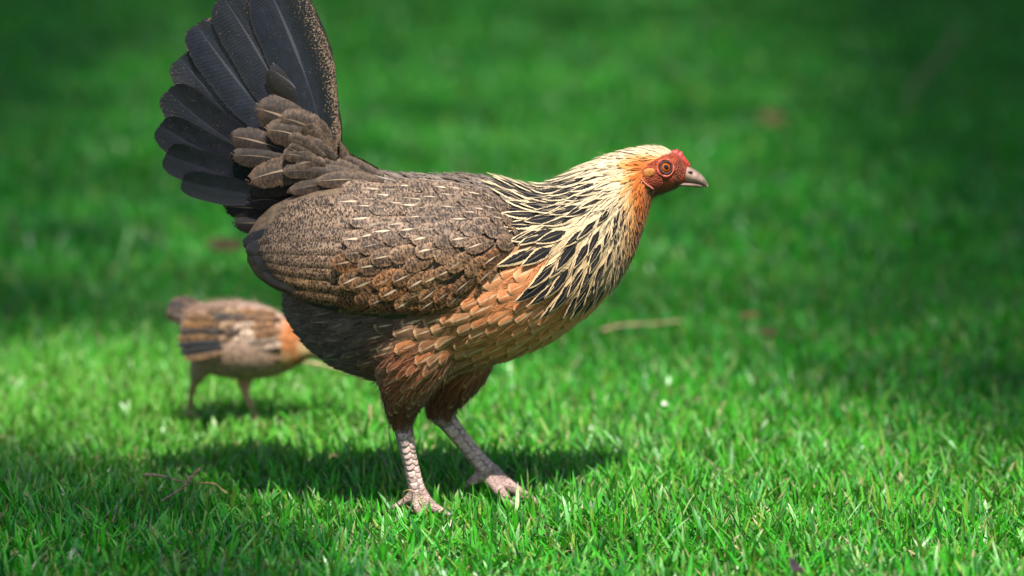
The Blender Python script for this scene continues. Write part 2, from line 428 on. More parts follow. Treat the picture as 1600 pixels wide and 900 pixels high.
def patch(x, y, s, ph):       # smooth 0..1 variation over the lawn
    return 0.5 + 0.25 * (np.sin(x * s + ph) * np.sin(y * s * 0.83 + 1.7 * ph) + np.sin(x * s * 2.3 + y * s * 1.9 + 3 * ph))
def make_grass(zones):
    PV, QF, TF, CC = [], [], [], []; base = 0
    for (y0, y1, mw, dens, wmul, lmul) in zones:
        hw0, hw1 = (y0 + 3) * 0.1333 + mw, (y1 + 3) * 0.1333 + mw; area = (y1 - y0) * (hw0 + hw1); N = int(area * dens)
        t = RNG.random(N * 2); y = y0 + (y1 - y0) * t; hwid = hw0 + (hw1 - hw0) * t
        keep = RNG.random(N * 2) < hwid / max(hw0, hw1); y = y[keep][:N]; hwid = hwid[keep][:N]; n = len(y)
        x = (RNG.random(n) * 2 - 1) * hwid
        # blades gather in tufts
        cx, cy = np.round(x / 0.016) * 0.016, np.round(y / 0.016) * 0.016
        jx = np.sin(cx * 9123 + cy * 3371) * 0.006; jy = np.sin(cx * 5113 - cy * 7177) * 0.006; pull = RNG.random(n) * 0.75
        x2, y2 = x + (cx + jx - x) * pull, y + (cy + jy - y) * pull
        tuft = np.abs(np.sin(cx * 4211 + cy * 1733)); lean_dir = np.sin(cx * 331 + cy * 877) * 3.14
        pt = patch(x2, y2, 7.0, 0.6); pt2 = patch(x2, y2, 19.0, 2.1)
        L = (0.0125 + 0.016 * RNG.random(n) ** 1.3) * (0.72 + 0.5 * tuft) * (0.8 + 0.4 * pt) * lmul
        L = L * (1 - 0.18 * np.exp(-(((x2 - 0.0) / 0.05) ** 2 + ((y2 + 0.02) / 0.05) ** 2))) * (1 - 0.4 * np.exp(-(((x2 + 0.25) / 0.09) ** 2 + ((y2 - 0.30) / 0.09) ** 2))); tall = RNG.random(n) < 0.035; L[tall] *= 1.35
        wd = (0.00075 + 0.0013 * RNG.random(n) ** 1.4) * wmul
        yaw = RNG.random(n) * 6.283; lean = np.abs(RNG.normal(0.55, 0.35, n)); lean = np.clip(lean, 0, 1.35)
        la = np.where(RNG.random(n) < 0.45, lean_dir + RNG.normal(0, 0.7, n), RNG.random(n) * 6.283)
        curl = RNG.normal(0.35, 0.35, n)
        flat = RNG.random(n) < 0.17; lean[flat] = 1.25 + 0.2 * RNG.random(flat.sum())
        sx, sy = np.cos(yaw), np.sin(yaw)
        # keep the width direction across the lean mostly
        bx_, by_ = -np.sin(la), np.cos(la); k = 0.55; sx = sx * (1 - k) + bx_ * k; sy = sy * (1 - k) + by_ * k; nn = np.hypot(sx, sy) + 1e-6; sx /= nn; sy /= nn
        us = (0.0, 0.4, 0.75, 1.0); wf = (0.75, 1.0, 0.72, 0.0); hx = np.zeros(n); hz = np.zeros(n); prev = 0.0; rows = []
        gz = ground_z(x2, y2)
        for u, f in zip(us, wf):
            th = np.clip(lean + curl * u, -0.4, 1.5); hx = hx + np.sin(th) * L * (u - prev); hz = hz + np.cos(th) * L * (u - prev); prev = u
            c_ = np.stack([x2 + np.cos(la) * hx, y2 + np.sin(la) * hx, gz + hz - 0.001 + (0.002 if u > 0 else 0)], 1)
            s_ = np.stack([sx * wd * f, sy * wd * f, np.zeros(n)], 1)
            rows += ([c_ - s_, c_ + s_] if u < 1 else [c_])
        V = np.stack(rows, 1)                       # n,7,3
        g1 = np.array([0.010, 0.28, 0.004]); g2 = np.array([0.048, 0.40, 0.010]); g3 = np.array([0.010, 0.16, 0.028])
        r = RNG.random(n)[:, None]; col = g1 * (1 - r) + g2 * r; m = (RNG.random(n) < 0.3)[:, None]; col = np.where(m, g3 * (0.7 + 0.6 * r), col)
        col = col * (0.9 + 0.2 * pt2[:, None])
        m4 = RNG.random(n) < (0.10 if y1 < 2 else 0.04); col[m4] = np.array([0.17, 0.30, 0.03]) * (0.7 + 0.6 * RNG.random(m4.sum()))[:, None]
        yel = np.clip(0.75 * np.exp(-(((x2 + 0.36) / 0.3) ** 2 + ((y2 - 0.42) / 0.35) ** 2)) + 0.32 * np.exp(-(((x2 - 0.25) / 0.45) ** 2 + ((y2 - 0.1) / 0.45) ** 2)), 0, 1) * (0.4 + 0.9 * RNG.random(n))  # yellow-green painted in to brighten the sunlit patches of lawn
        col = col + (np.array([0.150, 0.40, 0.045]) - col) * np.clip(yel, 0, 0.8)[:, None]
        dry = RNG.random(n) < (0.12 if y1 < 2 else 0.03); col[dry] = np.array([0.40, 0.31, 0.17]) * (0.5 + RNG.random(dry.sum())[:, None]); V[dry, :, 2] = gz[dry, None] + (V[dry, :, 2] - gz[dry, None]) * 0.55
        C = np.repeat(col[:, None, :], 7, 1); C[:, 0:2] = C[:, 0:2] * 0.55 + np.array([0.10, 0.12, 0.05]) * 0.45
        cut = RNG.random(n) < 0.28; C[cut, 6] = np.array([0.42, 0.38, 0.22]); C[cut, 4:6] = C[cut, 4:6] * 0.8 + np.array([0.3, 0.32, 0.18]) * 0.2
        idx = base + np.arange(n)[:, None] * 7
        QF.append(np.concatenate([idx + np.array([0, 1, 3, 2]), idx + np.array([2, 3, 5, 4])])); TF.append(idx + np.array([4, 5, 6]))
        PV.append(V.reshape(-1, 3)); CC.append(np.concatenate([C.reshape(-1, 3), np.ones((n * 7, 1))], 1)); base += n * 7
    V = np.concatenate(PV).astype(np.float32); Q = np.concatenate(QF).astype(np.int32); T = np.concatenate(TF).astype(np.int32)
    me = bpy.data.meshes.new('lawn_grass'); me.vertices.add(len(V)); me.vertices.foreach_set('co', V.ravel())
    me.loops.add(Q.size + T.size); me.loops.foreach_set('vertex_index', np.concatenate([Q.ravel(), T.ravel()]))
    me.polygons.add(len(Q) + len(T)); me.polygons.foreach_set('loop_start', np.concatenate([np.arange(len(Q)) * 4, Q.size + np.arange(len(T)) * 3]).astype(np.int32))
    me.update(calc_edges=True); set_col(me, np.concatenate(CC)); return me
GRASS = make_grass([(-0.75, 1.3, 0.30, 74000, 0.9, 1.0), (1.3, 3.4, 0.5, 18000, 1.6, 1.05), (3.4, 7.5, 0.7, 6500, 2.3, 1.15), (7.5, 13.0, 1.2, 2200, 4.0, 1.3)])
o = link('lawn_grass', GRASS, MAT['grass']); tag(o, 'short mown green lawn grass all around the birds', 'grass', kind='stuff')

# ================================================================== SHADE TREE (stands beside the camera, out of the picture; its crown shades the lawn)
b = NB('tree_leaf'); a = b.attr('Col')
pb = b.bsdf(a.outputs[0], 0.45, 0.4); tl = b.n('ShaderNodeBsdfTranslucent'); b.put(tl.inputs[0], a.outputs[0])
mx = b.n('ShaderNodeMixShader'); mx.inputs[0].default_value = 0.3; b.t.links.new(pb, mx.inputs[1]); b.t.links.new(tl.outputs[0], mx.inputs[2]); MAT['tree_leaf'] = b.done(mx.outputs[0])
simple_mat('bark', (0.10, 0.07, 0.05), 0.9, 0.1, 0.5, 14, 1.0)
def shade_amount(x, y):
    """how densely the crown hangs above this spot of lawn (looking towards the sun)"""
    q = pix(Vector((x, y, 0.02))); px, py = q
    d = 0.0
    if y > -0.2:
        B = np.interp(px, [-400, 0, 250, 450, 700, 850, 1000, 1100, 1250, 1400, 1600, 2000], [540, 525, 515, 535, 560, 555, 530, 575, 610, 645, 690, 720])
        e = ss(-6, 26, B - py)
        far = 0.40 + 0.44 * ss(1050, 1600, px) + 0.28 * ss(300, -50, px) + 0.12 * ss(120, 0, py)
        far += 0.34 * ss(420, 60, px) * ss(330, 60, py) + 0.25 * ss(1150, 1500, px) * ss(420, 200, py)  # crown thickened over the top corners to imitate lens vignetting
        far += 0.2 * ss(70, 20, abs(B - py - 45)) * ss(700, 300, px)
        d = e * far
    L = np.interp(px, [-600, 0, 150, 300, 420, 500, 700], [640, 650, 662, 690, 715, 800, 1150])
    d2 = ss(-5, 35, py - L) * 0.70
    return min(1.0, max(d, d2))
def halton(i, b_):
    f, q = 1.0, 0.0
    while i: f /= b_; q += f * (i % b_); i //= b_
    return q
def make_tree():
    root = empty('shade_tree', Vector((5.2, -2.5, 0)))
    tag(root, 'tall leafy tree beside the lawn whose crown shades the grass', 'tree')
    tops = []
    V, F, C = [], [], []; n = 0
    for i in range(60000):
        near = i % 5 == 0
        hx_, hy_, hp_ = halton(i + 20, 2), halton(i + 20, 3), halton(i + 20, 7)
        gx_, gy_ = (-1.3 + 1.6 * hx_, -1.1 + 1.6 * hy_) if near else (-3.2 + 6.4 * hx_, 0.2 + 10.3 * hy_)
        s = random.uniform(9.5, 11) if near else random.uniform(20, 25)
        dens = shade_amount(gx_, gy_)
        area = 1.6 * 1.6 if near else 6.4 * 10.3; lpm = 12000 / area if near else 48000 / area
        lf = 0.05 if near else 0.085                      # leaf half length
        a_leaf = 1.15 * lf * lf * 1.0
        lai = -math.log(1 - 0.93 * dens) if dens > 0 else 0
        if hp_ > lai / (a_leaf * 0.62) / lpm: continue
        c_ = Vector((gx_, gy_, 0)) + SUN * s
        q = Matrix.Rotation(random.uniform(0, 6.28), 3, 'Z') @ Matrix.Rotation(random.uniform(-0.9, 0.9), 3, 'X')
        for k in ((-1, 0), (-0.3, 0.42), (0.4, 0.36), (1, 0), (0.4, -0.36), (-0.3, -0.42)):
            V.append(c_ + q @ Vector((k[0] * lf, k[1] * lf, 0.25 * lf * abs(k[1]))))
        F.append(tuple(range(n, n + 6))); n += 6
        g = random.uniform(0.7, 1.2); C += [(0.045 * g, 0.10 * g, 0.02 * g, 1)] * 6
        if random.random() < 0.002: tops.append(c_)
    me = pydata(V, F); set_col(me, C); o = link('crown', me, MAT['tree_leaf'], root, smooth=False); o['kind'] = 'stuff'
    v, f = tube([(5.2, -2.5, -0.2), (5.1, -2.6, 1.0), (4.8, -2.9, 6.0), (4.2, -3.6, 12.0), (3.0, -4.5, 18.5)], [0.55, 0.42, 0.33, 0.25, 0.12], 14, n=14)
    link('trunk', pydata(v, f), MAT['bark'], root)
    for t in tops[:14]:
        z0 = random.uniform(8, 17); s0 = Vector((np.interp(z0, [6, 12, 18.5], [4.8, 4.2, 3.0]), np.interp(z0, [6, 12, 18.5], [-2.9, -3.6, -4.5]), z0)); mid = (s0 + t) / 2 + Vector((0, 0, 0.5))
        v, f = tube([s0, mid, t], [0.06, 0.03, 0.01], 7, n=8); link('branch', pydata(v, f), MAT['bark'], root)
    return n // 6
print('tree leaves', make_tree())

# leafy screens added out of view to block low sky and darken the background
def added_hedge(name, x0, x1, y0, y1, h, label):
    root = empty(name, Vector(((x0 + x1) / 2, (y0 + y1) / 2, 0))); tag(root, label, 'added_hedge', 'added screens blocking low sky')
    V, F, C = [], [], []
    for i in range(int(1500 * (x1 - x0 + y1 - y0) * h / 2)):
        p = Vector((random.uniform(x0, x1), random.uniform(y0, y1), random.uniform(0.02, h)))
        k = random.random()
        if k < 0.6:
            if x1 - x0 > y1 - y0: p.y = y0 + abs(random.gauss(0, 0.08))
            else: p.x = x0 + abs(random.gauss(0, 0.08))
        elif k < 0.75: p.z = h - abs(random.gauss(0, 0.06))
        q = Matrix.Rotation(random.uniform(0, 6.28), 3, 'Z') @ Matrix.Rotation(random.uniform(-1.5, 1.5), 3, 'X'); b0 = len(V); l = random.uniform(0.03, 0.055)
        for e in ((-1, 0), (0, 0.45), (1, 0), (0, -0.45)): V.append(p + q @ Vector((e[0] * l, e[1] * l, 0.1 * l * abs(e[1]))))
        F.append((b0, b0 + 1, b0 + 2, b0 + 3)); g = random.uniform(0.6, 1.2); C += [(0.035 * g, 0.085 * g, 0.018 * g, 1)] * 4
    me = pydata(V, F); set_col(me, C); o = link('foliage', me, MAT['tree_leaf'], root, smooth=False); o['kind'] = 'stuff'
    xs = np.arange(x0 + 0.2, x1, 0.6) if x1 - x0 > y1 - y0 else [(x0 + x1) / 2]; ys = [(y0 + y1) / 2] if x1 - x0 > y1 - y0 else np.arange(y0 + 0.2, y1, 0.6)
    for x in xs:
        for y in ys:
            v, f = tube([(x, y, -0.05), (x + 0.03, y, h * 0.5), (x, y + 0.03, h * 0.9)], [0.03, 0.024, 0.01], 7, n=6); link('stem', pydata(v, f), MAT['bark'], root)
added_hedge('added_hedge', -4.5, 3.2, 6.6, 7.4, 2.4, 'tall leafy screen added out of view beyond the lawn to block low sky')
added_hedge('added_hedge', 1.75, 2.5, 1.2, 6.5, 2.2, 'tall leafy screen added out of view on the side the hen faces to block sky light')

# ================================================================== HEN
hen = empty('hen', Vector((-0.06, 0, 0)))
tag(hen, 'brown hen with cream and black neck hackles and raised dark tail, walking on the lawn', 'hen')
BODY = [(446, 335, 442, 455, 22), (478, 294, 462, 512, 78), (535, 264, 512, 562, 116), (600, 272, 575, 590, 138), (660, 276, 650, 600, 148), (720, 275, 728, 578, 150),
        (768, 281, 803, 558, 143), (815, 292, 868, 528, 128), (843, 294, 922, 488, 112), (872, 283, 960, 448, 97), (900, 267, 985, 405, 82), (930, 252, 1001, 362, 68),
        (960, 241, 1012, 326, 55), (986, 234, 1021, 307, 47), (1014, 230, 1032, 304, 44), (1040, 232, 1044, 299, 40), (1056, 240, 1054, 295, 32), (1068, 252, 1062, 291, 22), (1076, 260, 1070, 288, 14)]
def chain(pts, n=None, seg=12, flat=1.0):     # (px, py, y in pixels, radius in pixels)
    return tube([P(a_, b_, c_ * PX) for a_, b_, c_, _ in pts], [r * PX for *_, r in pts], seg, flat, n)
NEAR_SHANK = [(628, 640, -52, 19), (630, 668, -50, 15.5), (637, 705, -48, 12.8), (645, 740, -46, 12.4), (653, 772, -44, 14)]
FAR_SHANK = [(686, 636, 50, 20), (697, 656, 50, 16.5), (722, 688, 50, 13.6), (746, 717, 50, 14), (768, 742, 50, 16.5)]
limbs = [
    chain([(650, 500, -70, 78), (642, 560, -68, 66), (634, 605, -60, 42), (628, 640, -52, 25), (630, 662, -50, 17)], 12, 16),
    chain(NEAR_SHANK, 12),
    chain([(653, 770, -44, 15), (672, 790, -50, 10), (698, 803, -56, 6)], 7), chain([(653, 772, -44, 14), (668, 790, -34, 9), (690, 799, -14, 6)], 7),
    chain([(653, 770, -44, 13), (652, 790, -56, 9), (661, 808, -72, 6)], 7), chain([(650, 768, -44, 11), (638, 780, -40, 8), (620, 790, -36, 5)], 7),
    chain([(710, 510, 60, 78), (708, 570, 62, 62), (697, 610, 56, 40), (688, 636, 50, 26), (696, 655, 50, 19)], 12, 16),
    chain(FAR_SHANK, 12),
    chain([(766, 738, 50, 17), (792, 757, 44, 11), (816, 772, 40, 9), (838, 785, 36, 6)], 9), chain([(764, 742, 50, 15), (780, 766, 22, 10), (796, 783, 0, 6)], 7),
    chain([(766, 740, 50, 14), (796, 756, 76, 9), (824, 766, 100, 6)], 7), chain([(760, 738, 50, 12), (744, 748, 44, 9), (730, 757, 40, 5.5)], 7)]
body_me = fused([loft(BODY, 0.0)] + limbs, 0.0019, 3)
FACE = [(1002, 262), (1012, 250), (1030, 241), (1052, 236), (1082, 250), (1082, 292), (1050, 304), (1024, 306), (1010, 290)]
def inside(poly, x, y):
    r = False; j = len(poly) - 1
    for i in range(len(poly)):
        if (poly[i][1] > y) != (poly[j][1] > y) and x < (poly[j][0] - poly[i][0]) * (y - poly[i][1]) / (poly[j][1] - poly[i][1]) + poly[i][0]: r = not r
        j = i
    return r
def leg_skin(x, y): return y > 648 and y > 640
HACK = [(838, 280), (842, 345), (868, 400), (905, 428), (940, 440), (975, 432), (1100, 420), (1100, 200), (838, 200)]
def plume(x, y):
    """colour of the plumage at a place on the bird's side"""
    if inside(HACK, x, y):
        c_ = lerp((0.74, 0.60, 0.39), (0.70, 0.49, 0.26), ss(270, 420, y))
        # orange towards the throat and round the face
        th = ss(45, 5, abs((x - 1010) - (330 - y) * 0.12)) * ss(255, 290, y) * ss(430, 345, y) if x > 960 else 0
        edge_ = ss(34, 4, math.hypot(max(0, 1003 - x), max(0, 240 - y) * 1.5)) if x < 1003 else 1.0
        o_ = max(th, edge_ * ss(238, 250, y) if x < 1030 else 0)
        if x >= 1003 and y < 250: o_ = max(o_, ss(234, 246, y) * 0.9)
        return lerp(c_, lerp((0.86, 0.32, 0.02), (0.58, 0.14, 0.01), ss(0.75, 1.0, o_)), o_ * 0.95)
    grey = (0.235, 0.175, 0.133); brown = (0.18, 0.098, 0.042); salmon = (0.78, 0.285, 0.105); belly = (0.36, 0.11, 0.048); dark = (0.15, 0.108, 0.088); rust = (0.15, 0.054, 0.02)
    f = ss(660, 830, x + (y - 430) * 0.25) * ss(330, 410, y)
    c_ = lerp(lerp(grey, brown, ss(300, 420, y)), salmon, f)
    c_ = lerp(c_, belly, ss(505, 580, y + (x - 760) * -0.15) * 0.85)  # belly and thigh browns mix own colour with painted underside shade
    c_ = lerp(c_, dark, ss(650, 560, x + (y - 500) * 0.35) * ss(430, 480, y))
    c_ = lerp(c_, rust, ss(585, 625, y))
    return c_
cols = np.ones((len(body_me.vertices), 4), np.float32); cols[:, 3] = 0
for v in body_me.vertices:
    x, y = pix0(v.co); xr, yr = pix(v.co)
    if yr > 640 and (yr > 655 or xr > 0) and v.co.z < P(0, 648, 0).z:
        k = mnoise.noise(v.co * 160) * 0.5 + 0.5; c_ = lerp((0.60, 0.42, 0.37), (0.44, 0.27, 0.23), k * 0.8)
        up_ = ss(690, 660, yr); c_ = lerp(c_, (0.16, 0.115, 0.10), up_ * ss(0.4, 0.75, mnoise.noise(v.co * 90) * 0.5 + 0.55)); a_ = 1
    elif inside(FACE, x, y):
        k = mnoise.noise(v.co * 230) * 0.5 + 0.5; c_ = lerp((0.50, 0.085, 0.03), (0.27, 0.04, 0.014), k)
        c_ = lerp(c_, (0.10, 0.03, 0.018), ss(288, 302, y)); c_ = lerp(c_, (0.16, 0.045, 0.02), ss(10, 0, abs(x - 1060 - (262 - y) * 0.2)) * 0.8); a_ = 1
    else:
        c_ = plume(x, y); c_ = tuple(k * 0.8 for k in c_); a_ = 0
        if inside([(1010, 290), (1060, 290), (1030, 330), (1012, 330)], x, y): c_ = (0.16, 0.055, 0.025)
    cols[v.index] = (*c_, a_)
set_col(body_me, cols)
body = link('body', body_me, MAT['body'], hen)
body_me.calc_loop_triangles()
BV = BVHTree.FromPolygons([v.co.copy() for v in body_me.vertices], [tuple(p.vertices) for p in body_me.polygons])

FLD = Field([(1000, 232, -1, 0.02), (960, 240, -1, 0.12), (900, 266, -1, 0.42), (850, 292, -1, 0.2), (800, 290, -1, 0.05), (880, 330, -0.85, 0.55), (930, 300, -0.85, 0.55), (960, 270, -0.9, 0.35),
             (920, 380, -0.58, 0.82), (965, 340, -0.5, 0.86), (985, 300, -0.6, 0.8), (985, 380, -0.33, 0.95), (1005, 330, -0.15, 1), (940, 440, -0.45, 0.9), (850, 360, -0.85, 0.5), (890, 410, -0.6, 0.8),
             (900, 480, -0.75, 0.66), (850, 450, -0.85, 0.48), (800, 430, -0.92, 0.35), (820, 520, -0.88, 0.46), (750, 500, -0.93, 0.34), (700, 560, -0.95, 0.4), (620, 580, -0.8, 0.6), (640, 620, -0.3, 0.95), (690, 625, -0.2, 1),
             (700, 285, -1, 0.02), (600, 280, -1, -0.05), (540, 275, -1, -0.15), (520, 520, -0.92, 0.4), (480, 500, -0.95, 0.3), (560, 560, -0.9, 0.45), (600, 500, -0.95, 0.3), (650, 480, -0.97, 0.25)])

# ---- wings
WS = [(828, 365, 388, 92), (795, 322, 436, 134), (740, 297, 462, 158), (670, 288, 484, 168), (600, 290, 482, 166), (530, 294, 474, 152), (465, 304, 466, 128), (425, 322, 450, 108), (400, 345, 432, 96), (386, 368, 408, 86)]
WA = np.array(WS, float)
def wing_pt(px, t, side, out=0.0):
    """a place on the folded wing: px along it, t from its upper edge (0) to its lower edge (1)"""
    top, bot, wm = (np.interp(-px, -WA[:, 0], WA[:, k]) for k in (1, 2, 3))
    sh = 0.56 + 0.44 * math.sin(min(1, max(0, t / 0.62)) * math.pi / 2) if t < 0.62 else 1 - 0.10 * ((t - 0.62) / 0.38) ** 2
    w = (wm * sh + out) * PX; py = top + (bot - top) * t
    p = P(px, py, 0); p.y = -w
    # keep the drawn place while standing off the centre plane
    q = P(px, py, -w); p = q
    if side > 0: p = Vector((q.x, w, q.z - 0.013))
    return p
def wing_mesh(side):
    nu, nv = 40, 16; vs = []; xs = crom(WA[:, :1], nu)[:, 0]
    for x in xs:
        for j in range(nv): vs.append(wing_pt(x, j / (nv - 1), side))
    fs = []
    for i in range(nu - 1):
        for j in range(nv - 1):
            q = (i * nv + j, i * nv + j + 1, (i + 1) * nv + j + 1, (i + 1) * nv + j); fs.append(q if side < 0 else q[::-1])
    n0 = len(vs); back = [v + Vector((0, -side * 0.007, 0)) for v in vs]; vs += back
    fs += [tuple(i + n0 for i in q[::-1]) for q in fs[:]]
    ring = [j for j in range(nv)] + [i * nv + nv - 1 for i in range(1, nu)] + [(nu - 1) * nv + j for j in range(nv - 2, -1, -1)] + [i * nv for i in range(nu - 2, 0, -1)]
    for a_, b_ in zip(ring, ring[1:] + ring[:1]): fs.append((a_, b_, b_ + n0, a_ + n0))
    me = pydata(vs, fs); bm = bmesh.new(); bm.from_mesh(me); bmesh.ops.recalc_face_normals(bm, faces=bm.faces); bm.to_mesh(me); bm.free()
    cs = []
    for v in me.vertices: cs.append((0.17, 0.115, 0.075, 0))
    set_col(me, cs); me.calc_loop_triangles(); return me
FW = Field([(800, 350, -0.98, 0.15), (700, 300, -1, 0.1), (600, 300, -1, 0.02), (700, 350, -0.95, 0.3), (650, 400, -0.88, 0.45), (600, 440, -0.9, 0.35), (760, 400, -0.82, 0.55), (700, 440, -0.8, 0.6), (580, 350, -0.97, 0.2)])
for side in (-1, 1):
    wme = wing_mesh(side); wing = link('wing', wme, MAT['body'], hen)
    wb = BVHTree.FromPolygons([v.co.copy() for v in wme.vertices], [tuple(p.vertices) for p in wme.polygons])
    FF, CV = Feathers(), Feathers()
    # dark primaries peeping out behind, then the vermiculated secondaries
    for k, t in enumerate((0.35, 0.5, 0.64, 0.78)):
        tip = (374, 378, 390, 405)[k]; xs = np.linspace(520, tip, 8)
        cen = [wing_pt(max(x, 387), t + 0.05 * math.sin(i / 7 * 3), side, 2 - k * 0.5) + Vector(((min(x - 387, 0)) * PX, 0, 0)) for i, x in enumerate(xs)]
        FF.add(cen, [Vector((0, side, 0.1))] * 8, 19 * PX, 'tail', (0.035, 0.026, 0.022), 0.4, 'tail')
    for k in range(3):
        xs = np.linspace(735 - k * 12, 520 - k * 30, 9)
        cen = [wing_pt(x, 1.0 + 0.035 * math.sin(i / 8 * 3.1), side, -3 - 3 * k) for i, x in enumerate(xs)]
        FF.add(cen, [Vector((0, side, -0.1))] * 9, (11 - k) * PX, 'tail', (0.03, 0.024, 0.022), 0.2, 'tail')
    NS = 9
    for k in range(NS):
        t0 = 0.98 - k * 0.108; tipx = 392 + abs(k - 4.2) ** 1.6 * 4.2 + random.uniform(-4, 4); t1 = 0.5 + (t0 - 0.5) * 0.92
        xs = np.linspace(650, tipx, 11); cen, nr = [], []
        for i, x in enumerate(xs):
            u = i / 10; t = t0 + (t1 - t0) * u; p = wing_pt(x, t, side, 2.5 + k * 0.6 + (1.5 + k * 0.5) * u)
            cen.append(p); nr.append(Vector((-0.12 * u, side, 0.55 * (0.55 - t))).normalized())
        c_ = lerp((0.32, 0.215, 0.145), (0.31, 0.165, 0.066), ss(0.5, 1.0, t0))
        FF.add(cen, nr, 17.5 * PX, 'tail', c_, 0.5, 'secondary', camber=0.34, asym=0.0)
    def dens(x, y, n, p):
        if x < 598 - 12 * math.sin(y * 0.07) or x > 850 or n[1] * side < 0.12: return None
        return 15.5 if y < 340 else 17.5
    for p, x, y in sorted(scatter(wme, dens, 9000), key=lambda q: q[1]):
        big = ss(700, 570, x); L = (46 + 20 * big + random.uniform(-4, 4)) * PX
        r = lay(wb, p, L, FW, 7, 0.0022, 0.0046 + 0.0028 * big + 0.001 * random.random(), random.uniform(-0.12, 0.12))
        if r is None: continue
        tx, ty = pix0(r[0][-1])
        c_ = lerp((0.275, 0.19, 0.135), (0.275, 0.138, 0.052), ss(320, 440, ty)); c_ = lerp(c_, (0.30, 0.18, 0.085), ss(750, 820, tx) * 0.7)
        if random.random() < 0.25 and ty > 370: c_ = lerp(c_, (0.34, 0.14, 0.045), 0.7)
        CV.add(*r, (13.5 + 3.5 * big) * PX, 'round', c_, random.choice((0, 0, 0.3, 0.6, 0.9, 1, 1)), 'covert', camber=0.2)
    if side < 0:
        FF.singles('flight_feather', wing); CV.singles('covert_feather', wing)
    else:
        FF.items += CV.items; FF.joined('wing_plumage', wing)
    if side < 0: print('coverts', len(CV.items), 'flight', len(FF.items))

# ---- body feathers
near = {'hackle_feather': Feathers(), 'breast_feather': Feathers(), 'back_feather': Feathers(), 'belly_feather': Feathers(), 'fluff_feather': Feathers()}
far = Feathers()
def under_wing(x, y):
    if x > 805 or x < 400: return False
    return np.interp(-x, -WA[:, 0], WA[:, 1]) + 16 < y < np.interp(-x, -WA[:, 0], WA[:, 2]) - 14
def region(x, y):
    if y > 636: return None
    if inside(FACE, x, y): return None
    if x > 1055: return None
    if inside(HACK, x, y): return 'hackle_feather'
    if under_wing(x, y): return None
    if y < 335: return 'back_feather'
    if x + (y - 500) * 0.45 < 610: return 'fluff_feather'
    if y + (760 - x) * 0.25 > 545: return 'belly_feather'
    return 'breast_feather'
def bdens(x, y, n, p):
    r = region(x, y)
    if r is None: return None
    if r == 'hackle_feather':
        return np.interp(x + (y - 300) * -0.15, [840, 930, 985, 1040], [17.5, 14.0, 8.0, 5.5])
    return {'breast_feather': 19.5, 'back_feather': 15, 'belly_feather': 19, 'fluff_feather': 18}[r]
for p, x, y in scatter(body_me, bdens, 30000):
    r_ = region(x, y); s = 1 if p.y > 0.004 else -1; st = random.uniform(0.6, 1.0)
    if r_ == 'hackle_feather':
        h = ss(1010, 880, x + (y - 300) * 0.05); L = 24 + 70 * h; hw = 3.8 + 7.0 * h
        args = dict(l0=0.0, l1=0.0022 + 0.003 * h, turn=random.uniform(-0.1, 0.1))
        kind, mat = 'point', 'hackle'; st = ss(985, 930, x) * random.uniform(0.75, 1.1) if y < 300 else (ss(1012, 975, x) if y < 325 else ss(1035, 1005, x)) * random.uniform(0.8, 1.15)
        if y < 262: st *= 0.5
        if y < 252 and x > 890: st = 0
    elif r_ == 'breast_feather':
        L, hw, kind, mat = 62, 16.5, 'round', 'breast'; args = dict(l0=-0.0008, l1=0.0017, turn=random.uniform(-0.12, 0.12))
    elif r_ == 'back_feather':
        L, hw, kind, mat = 54, 10.5, 'oval', 'back'; args = dict(l0=-0.001, l1=0.0035, turn=random.uniform(-0.1, 0.1))
    elif r_ == 'belly_feather':
        L, hw, kind, mat = (58, 11.5, 'oval', 'breast') if y < 600 else (34, 8, 'oval', 'fluff'); args = dict(l0=-0.0008, l1=0.002, turn=random.uniform(-0.2, 0.2))
        if y > 585: st *= 0.35
    else:
        L, hw, kind, mat = 52, 12, 'oval', 'fluff'; args = dict(l0=-0.001, l1=0.004, turn=random.uniform(-0.3, 0.3)); st = random.choice((0, 0.2, 0.6, 1))
    L *= random.uniform(0.88, 1.12)
    r = lay(BV, p, L * PX, FLD, 7, **args)
    if r is None: continue
    mx_, my_ = pix0(r[0][4]); c_ = plume(mx_, my_) if r_ != 'hackle_feather' else plume(x, y)
    if r_ == 'hackle_feather' and not inside(HACK, x - 12, y + 6): c_ = lerp(c_, (0.72, 0.55, 0.33), 0.5)
    if r_ == 'breast_feather':
        k = random.random(); c_ = lerp(c_, (0.74, 0.25, 0.08), 0.4) if k < 0.25 else lerp(c_, (0.60, 0.33, 0.16), 0.35) if k > 0.7 else c_
    it = (r[0], r[1], hw * PX * random.uniform(0.9, 1.1), kind, c_, st, mat)
    (near[r_] if s < 0 else far).add(*it, camber=0.28)
for k, f in near.items():
    print(k, len(f.items)); f.items.sort(key=lambda q: -len(q[0])); ex = f.items[300:]; f.items = f.items[:300]; f.singles(k, hen)
    if ex: g = Feathers(); g.items = ex; g.joined(k.replace('feather', 'plumage'), hen)
far.joined('plumage', hen)

